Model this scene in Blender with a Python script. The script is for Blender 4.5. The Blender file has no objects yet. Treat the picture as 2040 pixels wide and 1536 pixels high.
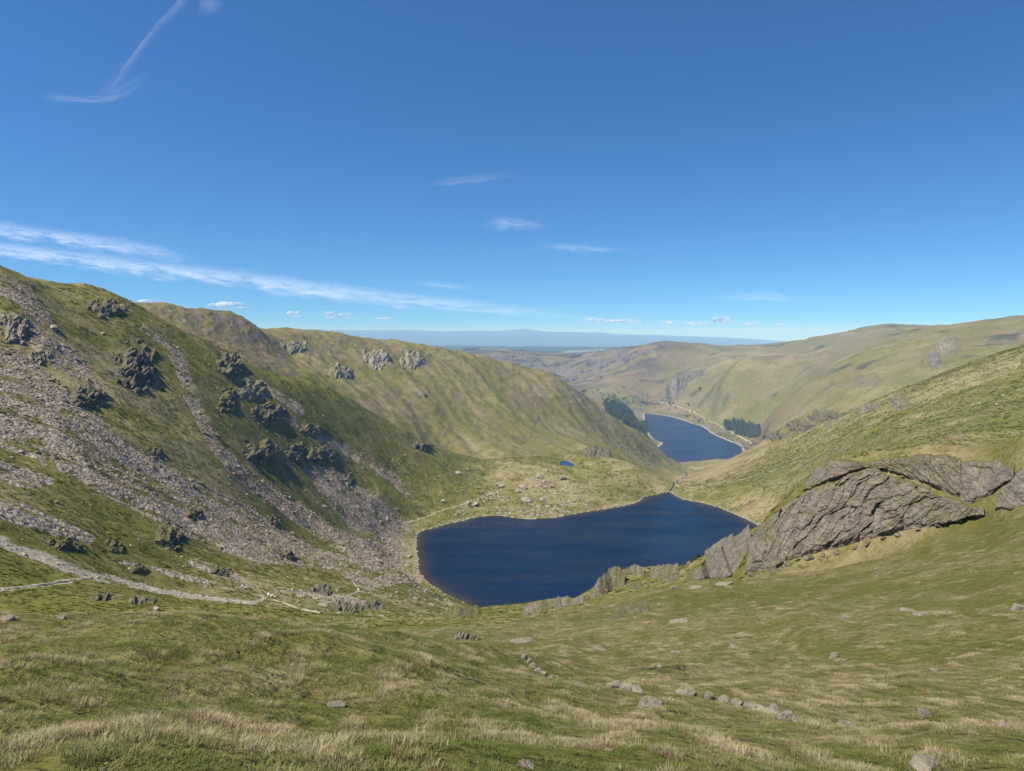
import bpy, math, random
import numpy as np
from mathutils import Vector, Matrix, Euler

random.seed(7)
RNG = np.random.default_rng(11)
SC = bpy.context.scene
COL = SC.collection

# ------------------------------------------------------------------ camera
# metres; the eye stands at the origin in plan, 642 m above the sea, looking along +Y
EYE_Z = 642.0
FPX, CX, CY, HORIZON = 1457.0, 1020.0, 768.0, 667.0
PITCH = math.atan((CY - HORIZON) / FPX)
cam_data = bpy.data.cameras.new('camera')
cam_data.sensor_width = 36.0
cam_data.lens = 36.0 * FPX / 2040.0
cam_data.clip_start = 0.1
cam_data.clip_end = 600000.0
cam = bpy.data.objects.new('camera', cam_data)
cam.location = (0, 0, EYE_Z)
cam.rotation_euler = (math.radians(90) - PITCH, 0, 0)
COL.objects.link(cam)
SC.camera = cam

# ------------------------------------------------------------------ sky, sun, exposure
SUN_BACK_LEFT = math.radians(58)      # left of straight behind the eye
SUN_ELEV = math.radians(56)
to_sun = Vector((-math.sin(SUN_BACK_LEFT) * math.cos(SUN_ELEV),
                 -math.cos(SUN_BACK_LEFT) * math.cos(SUN_ELEV), math.sin(SUN_ELEV)))
sun_data = bpy.data.lights.new('sun', 'SUN')
sun_data.energy = 5.0
sun_data.angle = math.radians(0.53)
sun_data.color = (1.0, 0.94, 0.84)
sun = bpy.data.objects.new('sun', sun_data)
sun.location = (-300, -200, 1400)
sun.rotation_euler = to_sun.to_track_quat('Z', 'Y').to_euler()
COL.objects.link(sun)

world = bpy.data.worlds.new('World')
SC.world = world
world.use_nodes = True
wn = world.node_tree
wn.nodes.clear()
w_out = wn.nodes.new('ShaderNodeOutputWorld')
w_bg = wn.nodes.new('ShaderNodeBackground')
w_sky = wn.nodes.new('ShaderNodeTexSky')
w_sky.sky_type = 'NISHITA'
w_sky.sun_disc = False
w_sky.sun_elevation = SUN_ELEV
w_sky.sun_rotation = math.atan2(to_sun.x, to_sun.y)
w_sky.altitude = 640
w_sky.air_density = 1.3
w_sky.dust_density = 0.0
w_sky.ozone_density = 10.0
w_bg.inputs['Strength'].default_value = 0.073
# the clear, deep blue of the day: the sky is read a little above the true horizon and deepened
w_tc = wn.nodes.new('ShaderNodeTexCoord')
w_map = wn.nodes.new('ShaderNodeMapping')
w_map.inputs['Location'].default_value = (0, 0, 0.10)
w_map.inputs['Scale'].default_value = (1, 1, 1.4)
w_nrm = wn.nodes.new('ShaderNodeVectorMath'); w_nrm.operation = 'NORMALIZE'
w_gam = wn.nodes.new('ShaderNodeGamma'); w_gam.inputs[1].default_value = 1.3
wn.links.new(w_tc.outputs['Generated'], w_map.inputs[0])
wn.links.new(w_map.outputs[0], w_nrm.inputs[0])
wn.links.new(w_nrm.outputs[0], w_sky.inputs[0])
wn.links.new(w_sky.outputs['Color'], w_gam.inputs[0])
w_mul = wn.nodes.new('ShaderNodeMix'); w_mul.data_type = 'RGBA'; w_mul.blend_type = 'MULTIPLY'
w_mul.inputs[0].default_value = 1.0; w_mul.inputs[7].default_value = (0.80, 0.96, 0.93, 1)
wn.links.new(w_gam.outputs[0], w_mul.inputs[6])
wn.links.new(w_mul.outputs[2], w_bg.inputs['Color'])
wn.links.new(w_bg.outputs['Background'], w_out.inputs['Surface'])

SC.view_settings.view_transform = 'Standard'
SC.view_settings.look = 'None'
SC.view_settings.exposure = 0.42
SC.view_settings.gamma = 1.0
SC.render.engine = 'CYCLES'
SC.cycles.use_denoising = True
try:
    SC.cycles.denoiser = 'OPENIMAGEDENOISE'
    SC.cycles.denoising_input_passes = 'RGB_ALBEDO_NORMAL'
    SC.cycles.denoising_prefilter = 'ACCURATE'
except Exception:
    pass
SC.cycles.max_bounces = 6
SC.cycles.diffuse_bounces = 3
SC.cycles.glossy_bounces = 2
SC.cycles.transparent_max_bounces = 16
SC.cycles.volume_bounces = 1
SC.cycles.use_adaptive_sampling = True
SC.cycles.adaptive_threshold = 0.01

# ------------------------------------------------------------------ small helpers
CP, SP = math.cos(PITCH), math.sin(PITCH)

def ray(u, v):
    """direction of sight for a place seen at (u, v) of the 2040 x 1536 frame"""
    u = np.asarray(u, float); v = np.asarray(v, float)
    a = (u - CX) / FPX; b = (CY - v) / FPX
    return a, CP + b * SP, -SP + b * CP

def place(u, v, D):
    a, y, z = ray(u, v)
    t = np.asarray(D, float) / y
    return a * t, y * t, z * t + EYE_Z

def project(x, y, z):
    z = z - EYE_Z
    f = y * CP - z * SP
    up = y * SP + z * CP
    f = np.where(f < 0.05, 0.05, f)
    return CX + FPX * x / f, CY - FPX * up / f

def depth_at_level(u, v, zrel):
    a, y, z = ray(u, v)
    return zrel / z * y

def sstep(x, a, b):
    t = np.clip((x - a) / (b - a), 0, 1)
    return t * t * (3 - 2 * t)

_PRG = np.random.default_rng(2024)
_PERM = np.concatenate([_PRG.permutation(4096)] * 2).astype(np.int32)
_ANG = _PRG.random(4096) * 2 * math.pi
_GXT = (np.cos(_ANG) * 1.5).astype(np.float32); _GYT = (np.sin(_ANG) * 1.5).astype(np.float32)

def _cell(ix, iy, seed):
    return _PERM[_PERM[(ix + seed * 131) & 4095] + (iy & 4095)]

def noise2(x, y, seed=0):
    """gradient noise, about -1..1"""
    x, y = np.broadcast_arrays(np.asarray(x, float), np.asarray(y, float))
    fx0 = np.floor(x); fy0 = np.floor(y)
    ix = fx0.astype(np.int32); iy = fy0.astype(np.int32)
    fx = (x - fx0).astype(np.float32); fy = (y - fy0).astype(np.float32)
    ux = fx * fx * fx * (fx * (fx * 6 - 15) + 10); uy = fy * fy * fy * (fy * (fy * 6 - 15) + 10)
    pa = _PERM[(ix + seed * 131) & 4095]; pb = _PERM[(ix + 1 + seed * 131) & 4095]
    y0 = iy & 4095; y1 = (iy + 1) & 4095
    def g(k, dx, dy):
        return _GXT[k] * dx + _GYT[k] * dy
    n00 = g(_PERM[pa + y0], fx, fy); n10 = g(_PERM[pb + y0], fx - 1, fy)
    n01 = g(_PERM[pa + y1], fx, fy - 1); n11 = g(_PERM[pb + y1], fx - 1, fy - 1)
    n0 = n00 + (n10 - n00) * ux
    n1 = n01 + (n11 - n01) * ux
    return n0 + (n1 - n0) * uy

def fbm(x, y, octaves=4, seed=0, gain=0.5):
    s = 0; a = 1.0; t = 0
    for o in range(octaves):
        s = s + a * noise2(x * 2 ** o + 17.3 * o, y * 2 ** o - 9.1 * o, seed + o)
        t += a; a *= gain
    return s / t

def ridged(x, y, octaves=4, seed=0, gain=0.5):
    s = 0; a = 1.0; t = 0
    for o in range(octaves):
        s = s + a * (1 - np.abs(noise2(x * 2 ** o + 7.7 * o, y * 2 ** o + 3.1 * o, seed + o)) * 1.6)
        t += a; a *= gain
    return s / t

_JX = _PRG.random(4096).astype(np.float32); _JY = _PRG.random(4096).astype(np.float32)
def worley(x, y, seed=0):
    """distance to nearest and second nearest jittered cell point, and a random value of the cell"""
    x, y = np.broadcast_arrays(np.asarray(x, float), np.asarray(y, float))
    fx0 = np.floor(x); fy0 = np.floor(y)
    ix = fx0.astype(np.int32); iy = fy0.astype(np.int32)
    fx = (x - fx0).astype(np.float32); fy = (y - fy0).astype(np.float32)
    d1 = np.full(x.shape, 9.0, np.float32); d2 = d1.copy(); cid = np.zeros(x.shape, np.float32)
    for dx in (-1, 0, 1):
        for dy in (-1, 0, 1):
            h = _cell(ix + dx, iy + dy, seed)
            d = np.hypot(_JX[h] + dx - fx, _JY[h] + dy - fy)
            near = d < d1
            d2 = np.where(near, d1, np.minimum(d2, d))
            cid = np.where(near, h / 4096.0, cid)
            d1 = np.where(near, d, d1)
    return d1, d2, cid

def in_poly(u, v, poly):
    p = np.asarray(poly, float)
    inside = np.zeros(np.shape(u), bool)
    j = len(p) - 1
    for i in range(len(p)):
        xi, yi = p[i]; xj, yj = p[j]
        if yi != yj:
            c = ((yi > v) != (yj > v)) & (u < (xj - xi) * (v - yi) / (yj - yi) + xi)
            inside ^= c
        j = i
    return inside

def seg_dist(x, y, pts, closed=False):
    """distance to a polyline and the running parameter of the nearest place on it"""
    p = np.asarray(pts, float)
    n = len(p) if closed else len(p) - 1
    best = np.full(np.shape(x), 1e12)
    par = np.zeros(np.shape(x))
    for i in range(n):
        ax, ay = p[i]; bx, by = p[(i + 1) % len(p)]
        dx, dy = bx - ax, by - ay
        L = dx * dx + dy * dy + 1e-12
        t = np.clip(((x - ax) * dx + (y - ay) * dy) / L, 0, 1)
        d = (x - ax - t * dx) ** 2 + (y - ay - t * dy) ** 2
        m = d < best
        best = np.where(m, d, best); par = np.where(m, i + t, par)
    return np.sqrt(best), par

def mesh_from(name, verts, faces, smooth=True):
    """verts (n,3) array, faces (m,3) or (m,4) array"""
    verts = np.ascontiguousarray(verts, np.float32); faces = np.ascontiguousarray(faces, np.int32)
    me = bpy.data.meshes.new(name)
    k = faces.shape[1]
    me.vertices.add(len(verts)); me.loops.add(faces.size); me.polygons.add(len(faces))
    me.vertices.foreach_set('co', verts.ravel())
    me.loops.foreach_set('vertex_index', faces.ravel())
    me.polygons.foreach_set('loop_start', np.arange(0, faces.size, k, dtype=np.int32))
    me.polygons.foreach_set('loop_total', np.full(len(faces), k, np.int32))
    me.polygons.foreach_set('use_smooth', np.full(len(faces), smooth, bool))
    me.update(calc_edges=True)
    return me

def add_attr(me, name, values, kind='FLOAT', domain='POINT'):
    a = me.attributes.new(name, kind, domain)
    if kind == 'FLOAT':
        a.data.foreach_set('value', np.ascontiguousarray(values, np.float32).ravel())
    elif kind == 'FLOAT_COLOR':
        a.data.foreach_set('color', np.ascontiguousarray(values, np.float32).ravel())
    elif kind == 'FLOAT_VECTOR':
        a.data.foreach_set('vector', np.ascontiguousarray(values, np.float32).ravel())
    elif kind == 'INT':
        a.data.foreach_set('value', np.ascontiguousarray(values, np.int32).ravel())
    return a

def link(name, data, mat=None, parent=None, label=None, category=None, group=None, kind=None, loc=None):
    o = bpy.data.objects.new(name, data)
    COL.objects.link(o)
    if mat is not None and data is not None and not data.materials:
        data.materials.append(mat)
    if parent is not None:
        o.parent = parent
    if label: o['label'] = label
    if category: o['category'] = category
    if group: o['group'] = group
    if kind: o['kind'] = kind
    if loc is not None: o.location = loc
    return o
# ------------------------------------------------------------------ the lie of the land
TARN_Z, LAKE_Z = EYE_Z - 190.0, EYE_Z - 400.0

# each line: places along one break of slope as (u, v, distance ahead)
LINES = [
 # foreground knoll
 [(-500,1560,2.6),(0,1560,3.0),(500,1560,3.3),(1020,1560,3.7),(1500,1560,4.2),(2040,1560,4.8),(2500,1560,5)],
 [(-400,1450,4.6),(0,1450,5),(500,1450,5.6),(1020,1450,6.6),(1500,1450,9),(1690,1448,10),(2040,1440,11.5),(2400,1430,12)],
 [(-300,1330,8),(0,1330,8.4),(400,1330,9),(800,1335,10.5),(1000,1345,14),(1095,1352,19)],
 [(-300,1240,12.5),(0,1230,13),(200,1224,14),(400,1220,15),(500,1212,15.5),(650,1232,16),(800,1252,17),(900,1275,18.5),(980,1296,20.5)],
 [(-300,1330,22),(0,1320,22),(200,1310,23),(400,1300,24),(500,1290,25),(650,1295,26),(800,1300,27),(890,1300,28)],
 [(-300,1290,50),(0,1262,50),(200,1255,50),(400,1250,52),(600,1255,55),(750,1265,50),(850,1268,46)],
 [(1045,1312,25),(1095,1350,20.5),(1160,1370,17.5),(1260,1375,16),(1400,1390,14),(1500,1412,12.6),(1600,1435,11),(1690,1448,10)],
 # right hand near slope
 [(2500,1310,15),(2200,1330,16),(2040,1330,17),(1900,1320,19),(1700,1300,24),(1500,1280,30),(1300,1270,36),(1150,1270,40),(1050,1265,44),(960,1262,46)],
 [(2500,1150,22),(2200,1190,25),(2040,1200,27),(1850,1200,32),(1700,1200,37),(1560,1190,45),(1450,1170,58),(1380,1165,67),(1300,1185,69),(1200,1215,67),(1100,1230,61),(1020,1240,57),(930,1258,53)],
 [(2400,1035,33),(2200,1065,36),(2040,1095,38.5),(1950,1112,42),(1850,1130,45.5),(1700,1156,50),(1600,1164,54),(1520,1164,60)],
 [(2400,955,40),(2200,990,43),(2040,1036,46.5),(1960,1056,51),(1850,1088,55),(1700,1128,59),(1560,1148,63.5),(1490,1152,68)],
 [(2400,930,43),(2200,965,46),(2040,1014,50),(1960,1032,55),(1850,1064,59),(1700,1109,63),(1560,1134,67),(1490,1141,71),(1430,1143,79)],
 [(2400,820,49),(2200,860,52),(2040,893,56),(1950,893,61),(1850,898,65),(1720,914,69),(1650,930,71),(1590,978,72.5),(1535,1025,74)],
 [(2400,835,56),(2200,872,59),(2040,897,62),(1950,897,67.5),(1850,902,71.5),(1720,919,75),(1650,936,77),(1590,985,78.5),(1535,1034,80)],
 [(2400,860,88),(2200,895,88),(2040,915,88),(1950,917,94),(1850,927,98),(1720,950,102),(1650,970,104),(1590,1015,106),(1535,1070,108)],
 [(2400,960,160),(2200,1000,155),(2040,1010,150),(1900,1040,155),(1750,1080,160),(1640,1110,165),(1540,1140,170)],
 # rim above the near shore of the tarn
 [(850,1226,130),(910,1218,136),(960,1213,138),(1040,1208,134),(1100,1198,127),(1175,1190,117),(1205,1150,115),(1240,1136,113),(1290,1131,110),(1370,1126,104),(1430,1085,100),(1500,1052,94)],
 [(960,1285,210),(1050,1280,205),(1175,1260,195),(1280,1220,185),(1380,1200,175),(1480,1165,165)],
 # left: between knoll and tarn
 [(-400,1190,95),(-100,1180,105),(0,1205,100),(150,1200,105),(300,1208,105),(450,1206,112),(600,1220,112),(700,1238,102),(800,1243,96),(880,1250,85)],
 [(-400,1010,110),(-150,1045,122),(0,1083,138),(130,1122,150),(250,1163,160),(400,1190,172),(520,1195,188),(620,1193,222),(700,1180,265),(770,1180,320),(830,1185,400)],
 [(-400,870,170),(-150,910,195),(0,955,212),(150,1010,222),(300,1085,235),(450,1118,272),(600,1130,345),(700,1120,440),(780,1112,540)],
 [(-400,740,240),(-150,785,275),(0,830,290),(150,885,300),(300,962,320),(450,1022,362),(600,1062,468),(700,1062,580),(760,1060,635),(800,1052,672)],
 [(-400,620,320),(-150,655,365),(0,690,380),(150,762,388),(300,845,410),(450,932,445),(600,992,540),(700,1002,635),(780,1002,712),(850,1020,745)],
 [(-400,540,390),(-150,570,415),(0,600,430),(100,645,452),(250,725,482),(400,802,522),(500,852,562),(600,902,630),(700,932,715),(800,962,775),(900,988,796),(1000,1005,792),(1100,1006,795),(1200,998,815)],
 [(-400,470,430),(-150,500,455),(0,537,475),(50,556,505),(100,570,545),(150,571,580),(180,569,600),(210,580,620),(240,597,640),(262,617,655),(350,662,690),(420,690,712),(470,718,732),(530,745,762),(600,752,805),(650,775,832),(700,800,852),(760,835,875),(810,860,905),(860,888,932),(920,905,962),(1000,914,985)],
 [(-400,500,560),(-150,530,590),(0,570,610),(100,600,670),(180,610,730),(262,665,770),(350,735,790),(420,775,815),(530,835,860),(600,845,900),(650,865,930),(760,905,980),(860,935,1020),(930,940,1060)],
 [(940,945,890),(1000,945,890),(1060,950,880),(1120,960,870),(1200,965,865),(1260,965,870),(1300,970,875)],
 [(1000,914,985),(1060,912,990),(1120,908,1000),(1160,902,1005),(1190,890,1010),(1215,900,1005),(1260,925,960),(1300,950,905),(1325,972,872)],
 [(1000,925,1120),(1100,925,1130),(1190,915,1120),(1260,945,1080),(1310,972,1020)],
 # tarn shores
 [(832,1060,None,-188.6),(860,1050,None,-188.6),(900,1041,None,-188.6),(960,1028,None,-188.6),(1040,1031,None,-188.6),(1140,1023,None,-188.6),(1190,1016,None,-188.6),(1265,1001,None,-188.6),(1325,979,None,-189)],
 [(1345,985,None,-189),(1400,1001,None,-188.6),(1450,1018,None,-188.6),(1508,1043,None,-188.6)],
 [(828,1110,None,-188.6),(833,1142,None,-188.6),(860,1167,None,-188.6),(900,1190,None,-188.6),(940,1206,None,-188.6)],
 # ridge across the hidden combe, its face and its crest
 [(-300,600,1000),(0,620,1000),(200,640,1000),(300,660,1010),(400,685,1040),(500,722,1050),(560,745,1090),(640,768,1150),(720,805,1180),(800,845,1210),(870,882,1250),(950,893,1280),(1050,900,1330),(1150,893,1400),(1215,893,1500),(1270,917,1560),(1315,942,1600)],
 [(420,665,1120),(500,695,1180),(560,705,1300),(700,745,1450),(850,785,1500),(1000,825,1600),(1100,845,1700),(1200,862,1900),(1270,890,2000)],
 [(-300,570,1050),(0,590,1080),(200,602,1100),(262,607,1110),(330,614,1150),(400,621,1200),(450,629,1250),(480,638,1270),(500,648,1280),(525,663,1300),(560,668,1480),(620,666,1600),(680,672,1700),(740,680,1800),(800,690,1850),(850,698,1900),(890,702,1920),(930,712,1950),(1000,730,2000),(1050,744,2030),(1100,754,2060),(1140,775,2100),(1180,800,2150),(1230,838,2200),(1280,866,2260),(1305,893,2280),(1330,915,2230)],
 [(-300,640,1700),(0,650,1700),(262,660,1700),(400,680,1800),(525,700,2000),(680,715,2300),(850,740,2500),(1000,770,2600),(1100,790,2640),(1180,835,2500),(1230,862,2480)],
 [(-300,578,1180),(0,598,1200),(200,609,1220),(330,622,1270),(400,630,1320),(450,639,1360),(500,660,1390)],
 [(2200,620,2550),(2040,645,2650),(1960,654,2750),(1890,660,2950)],
 # beck below the tarn, valley head
 [(1335,976,880),(1340,968,1100),(1345,960,1350),(1350,948,1800),(1360,935,2130)],
 [(1300,935,1850),(1330,930,2050),(1400,930,2150),(1450,930,2150)],
 # right hand fell
 [(2400,560,760),(2200,635,800),(2040,692,850),(1960,715,900),(1880,745,950),(1800,775,1000),(1700,810,1080),(1620,835,1150),(1560,858,1220),(1520,884,1300),(1480,905,1350),(1430,926,1400),(1390,945,1400),(1362,956,1350)],
 [(2400,880,350),(2200,880,380),(2040,880,410),(1900,884,440),(1800,898,475),(1700,930,525),(1620,973,600),(1560,1003,680),(1500,1010,755),(1400,982,840),(1360,972,870)],
 [(2400,700,520),(2200,750,540),(2040,790,570),(1900,820,620),(1800,840,680),(1700,868,750),(1600,907,850),(1500,948,950),(1420,965,1000)],
 [(2400,640,1200),(2200,690,1250),(2040,740,1300),(1880,790,1400),(1700,850,1550),(1560,890,1700),(1480,915,1800)],
 # far side of the valley
 [(2400,600,2100),(2200,640,2120),(2040,670,2150),(1900,700,2150),(1800,730,2150),(1700,762,2200),(1600,802,2300),(1530,835,2550),(1510,862,2560)],
 [(2400,580,2250),(2200,610,2300),(2040,637,2400),(1960,647,2500),(1890,653,2700),(1838,661,2900)],
 [(2400,640,3300),(2200,660,3300),(2040,672,3300),(1900,678,3350),(1838,676,3450)],
 [(2200,645,3700),(1950,658,3700),(1838,661,3750),(1790,656,3800),(1740,657,3900),(1680,667,4000),(1620,681,4200),(1590,685,4300),(1540,690,4500),(1480,696,4600),(1400,697,4700),(1350,692,4700),(1290,695,4800),(1250,700,5000),(1200,704,5200),(1150,709,5500),(1100,706,6000),(1050,700,6200),(1000,697,6200),(950,697,6000),(915,706,5700),(800,720,5500),(500,725,5400),(0,725,5400)],
 [(1730,690,3150),(1640,712,3250),(1560,742,3200),(1500,772,3200),(1430,790,3350),(1385,808,3500)],
 [(1640,700,3750),(1540,715,3850),(1450,725,3950),(1405,738,3950),(1375,745,4050),(1350,775,4000),(1330,795,3900)],
 [(1375,730,4350),(1300,735,4400),(1240,755,4300),(1180,760,4500),(1120,745,4900),(1050,725,5400),(980,712,5700)],
 [(1310,795,4000),(1250,790,4000),(1200,785,4100),(1150,775,4300),(900,780,4000),(500,780,3800)],
 [(2200,690,5200),(1900,690,5200),(1600,700,5500),(1350,705,5900),(1200,715,6400),(1000,708,7000),(900,712,7000),(500,720,7000),(0,720,7000)],
 # reservoir shores, flat ground by them
 [(1283,819,None,-398),(1330,828,None,-398),(1360,836,None,-398),(1397,848,None,-398),(1414,860,None,-398),(1442,873,None,-398),(1474,884,None,-398)],
 [(1290,812,3870),(1340,816,3750),(1380,828,3560),(1420,840,3350),(1450,853,3100),(1490,872,2750)],
 [(1310,902,None,-397),(1328,884,None,-397),(1302,872,None,-397),(1290,852,None,-397)],
 [(1345,921,None,-398),(1400,918,None,-398),(1440,917,None,-398),(1480,912,None,-398)],
 [(1205,812,2800),(1240,815,2950),(1275,838,3000),(1250,842,2650),(1285,862,2650)],
 # plain and the far range
 [(-300,702,9000),(400,700,9500),(860,697,10000),(1100,700,9500),(1500,702,9500),(2200,705,9500)],
 [(-300,694,13500),(400,693,13500),(800,690,13500),(1300,692,13500),(2200,700,13500)],
 [(-300,690,22000),(400,689,22000),(1000,688,22000),(1500,693,22000),(2200,700,22000)],
 [(-300,681,27000),(400,681,27000),(1000,680,27000),(1300,684,27000),(1500,688,27000),(2200,697,27000)],
 [(-300,658,36000),(200,656,36000),(530,655,36000),(600,656,36000),(700,658,36000),(800,657,36000),(850,659,36000),(900,660,36000),(950,659,36000),(1000,660,36000),(1030,656,36000),(1055,656,36000),(1080,660,36000),(1100,662,36000),(1140,661,36000),(1160,663,36000),(1190,662,36000),(1220,665,36000),(1300,667,36000),(1400,671,36000),(1450,673,36000),(1520,676,36000),(1590,682,36000),(1700,690,36000),(2200,698,36000)],
 [(-300,670,47000),(1000,671,47000),(1500,680,47000),(2200,700,47000)],
]

def line_points():
    out = []
    for L in LINES:
        pts = []
        for p in L:
            if len(p) == 4:
                D = float(depth_at_level(p[0], p[1], p[3]))
            else:
                D = p[2]
            pts.append((p[0], p[1], math.log(D)))
        pts = np.array(pts)
        d = np.hypot(np.diff(pts[:, 0]), np.diff(pts[:, 1]))
        for i in range(len(pts) - 1):
            n = max(1, int(round(d[i] / 75.0)))
            for k in range(n):
                out.append(pts[i] + (pts[i + 1] - pts[i]) * k / n)
        out.append(pts[-1])
    a = np.array(out)
    x, y, z = place(a[:, 0], a[:, 1], np.exp(a[:, 2]))
    # ground round the feet
    feet = [(math.sin(t) * r, math.cos(t) * r, EYE_Z - 1.62 - (0.16 * r * max(0, math.cos(t)) - 0.05 * r * max(0, -math.cos(t))))
            for r in (0.6, 1.3, 2.1) for t in np.linspace(-math.pi, math.pi, 9)[:-1]]
    feet = np.array([f for f in feet if abs(math.atan2(f[0], f[1])) < 1.3])
    x = np.r_[x, feet[:, 0]]; y = np.r_[y, feet[:, 1]]; z = np.r_[z, feet[:, 2]]
    return x, y, z

KT = 1.7
def tps_kernel(d2):
    return 0.5 * d2 * np.log(d2 + 1e-12)

def solve_land():
    x, y, z = line_points()
    r = np.hypot(x, y); th = np.arctan2(x, y)
    q = (z - EYE_Z) / r
    P = np.c_[th * KT, np.log(r)]
    # drop near duplicates
    keep = []
    for i in range(len(P)):
        if all((P[i, 0] - P[j, 0]) ** 2 + (P[i, 1] - P[j, 1]) ** 2 > 1.0e-5 for j in keep[-400:]):
            keep.append(i)
    P = P[keep]; q = q[keep]
    n = len(P)
    d2 = ((P[:, None, :] - P[None, :, :]) ** 2).sum(-1)
    A = np.zeros((n + 3, n + 3))
    A[:n, :n] = tps_kernel(d2) + np.eye(n) * 1e-5
    A[:n, n] = 1; A[:n, n + 1:] = P
    A[n, :n] = 1; A[n + 1:, :n] = P.T
    w = np.linalg.solve(A, np.r_[q, 0, 0, 0])
    def ev(th, lr):
        Q = np.c_[th.ravel() * KT, lr.ravel()]
        res = np.empty(len(Q))
        for s in range(0, len(Q), 8192):
            c = Q[s:s + 8192]
            dd = (c ** 2).sum(1)[:, None] + (P ** 2).sum(1)[None] - 2 * c @ P.T
            res[s:s + 8192] = tps_kernel(np.maximum(dd, 0)) @ w[:n] + w[n] + c @ w[n + 1:]
        return res.reshape(th.shape)
    return ev, n

land_ev, n_ctrl = solve_land()

# polar sheet round the eye: fine where the view is, coarse behind
N_IN = 1000
TH = np.r_[np.linspace(-math.pi, -0.70, 34)[:-1], np.linspace(-0.70, 0.70, N_IN), np.linspace(0.70, math.pi, 34)[1:]]
def seg(a, b, n): return np.linspace(math.log(a), math.log(b), n, endpoint=False)
LR = np.r_[seg(0.5, 60, 130), seg(60, 1400, 400), seg(1400, 6500, 190), seg(6500, 48000, 60), [math.log(48000)]]
# coarse solve, then smooth upsampling
THc = np.linspace(-0.72, 0.72, 230)
LRc = np.linspace(LR[0], LR[-1], 420)
Qc = land_ev(*np.meshgrid(THc, LRc, indexing='ij'))

def cubic_resample(F, src, dst, axis):
    F = np.moveaxis(F, axis, 0)
    h = src[1] - src[0]
    t = np.clip((dst - src[0]) / h, 0, len(src) - 1 - 1e-9)
    i = np.floor(t).astype(int); f = t - i
    sh = (-1,) + (1,) * (F.ndim - 1)
    f = f.reshape(sh)
    g = lambda k: F[np.clip(i + k, 0, len(src) - 1)]
    p0, p1, p2, p3 = g(-1), g(0), g(1), g(2)
    out = p1 + 0.5 * f * (p2 - p0 + f * (2 * p0 - 5 * p1 + 4 * p2 - p3 + f * (3 * (p1 - p2) + p3 - p0)))
    return np.moveaxis(out, 0, axis)

def land_q(TH, LR):
    thc = np.clip(TH, -0.71, 0.71)
    F = cubic_resample(cubic_resample(Qc, LRc, LR, 1), THc, thc, 0)
    side = 0.5 * (F[0] + F[-1])
    calm = np.where(side > 0.05, 0.05, side)
    k = sstep(np.abs(TH), 0.75, 2.4)[:, None]
    return F * (1 - k) + calm[None] * k

Q = land_q(TH, LR)
R = np.exp(LR)[None, :] * np.ones((len(TH), 1))
GX = np.sin(TH)[:, None] * R
GY = np.cos(TH)[:, None] * R
GZ = EYE_Z + Q * R
# ------------------------------------------------------------------ lakes carved in, relief added
def world_outline(uv, zrel, smooth=2):
    u = np.array([p[0] for p in uv], float); v = np.array([p[1] for p in uv], float)
    D = depth_at_level(u, v, zrel)
    x, y, _ = place(u, v, D)
    p = np.c_[x, y]
    for _ in range(smooth):                       # corner cutting
        q = np.roll(p, -1, 0)
        p = np.stack([p * 0.75 + q * 0.25, p * 0.25 + q * 0.75], 1).reshape(-1, 2)
    return p

TARN_UV = [(831,1060),(829,1085),(832,1110),(833,1135),(840,1150),(862,1167),(900,1190),(935,1206),(960,1216),(1010,1232),(1100,1235),(1200,1215),
           (1320,1185),(1440,1150),(1530,1100),(1545,1065),(1506,1044),(1478,1030),(1450,1019),(1425,1008),(1400,1002),(1375,998),(1356,994),(1344,986),(1333,979),(1326,981),
           (1318,982),(1300,987),(1281,990),(1276,996),(1266,1003),(1240,1009),(1215,1013),(1190,1017),(1165,1020),(1140,1025),(1120,1029),
           (1100,1032),(1075,1033),(1055,1034),(1040,1034),(1020,1031),(1000,1027),(975,1027),(950,1030),(930,1036),(900,1042),(872,1050),(850,1056)]
POND_UV = [(1115,919),(1122,917),(1131,918),(1137,922),(1146,926),(1147,930),(1138,932),(1128,930),(1118,931),(1114,925)]
LAKE_UV = [(1283,823),(1300,825),(1330,829),(1345,833),(1360,837),(1378,844),(1397,849),(1408,856),(1414,862),(1428,869),(1442,875),(1458,882),(1472,885),(1478,893),(1480,905),(1476,911),
           (1460,913),(1440,917),(1420,917),(1400,918),(1375,919),(1358,922),(1350,921),(1342,915),(1325,910),(1313,905),(1306,899),(1308,893),(1318,887),(1324,881),(1314,880),
           (1304,876),(1296,868),(1290,858),(1288,848),(1286,838),(1284,830)]
POND_Z = EYE_Z - 171.0
tarn_p = world_outline(TARN_UV, TARN_Z - EYE_Z)
pond_p = world_outline(POND_UV, POND_Z - EYE_Z)
lake_p = world_outline(LAKE_UV, LAKE_Z - EYE_Z)

def roughen(p, amp, wl, seed):
    # small wobble of a closed outline, so shores are not drawn with a ruler
    n = np.roll(p, -1, 0) - np.roll(p, 1, 0)
    n = np.c_[n[:, 1], -n[:, 0]] / (np.linalg.norm(n, axis=1)[:, None] + 1e-9)
    return p + n * (fbm(p[:, 0] / wl, p[:, 1] / wl, 3, seed) * amp)[:, None]

def subdivide(p, step):
    out = []
    for i in range(len(p)):
        a, b = p[i], p[(i + 1) % len(p)]
        n = max(1, int(np.linalg.norm(b - a) / step))
        for k in range(n):
            out.append(a + (b - a) * k / n)
    return np.array(out)

tarn_p = roughen(subdivide(tarn_p, 3.0), 2.2, 9.0, 3)
lake_p = roughen(subdivide(lake_p, 14.0), 7.0, 45.0, 4)
pond_p = roughen(subdivide(pond_p, 1.5), 1.2, 5.0, 5)

DY = GY                                     # distance ahead
U0, V0 = project(GX, GY, GZ)

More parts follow.
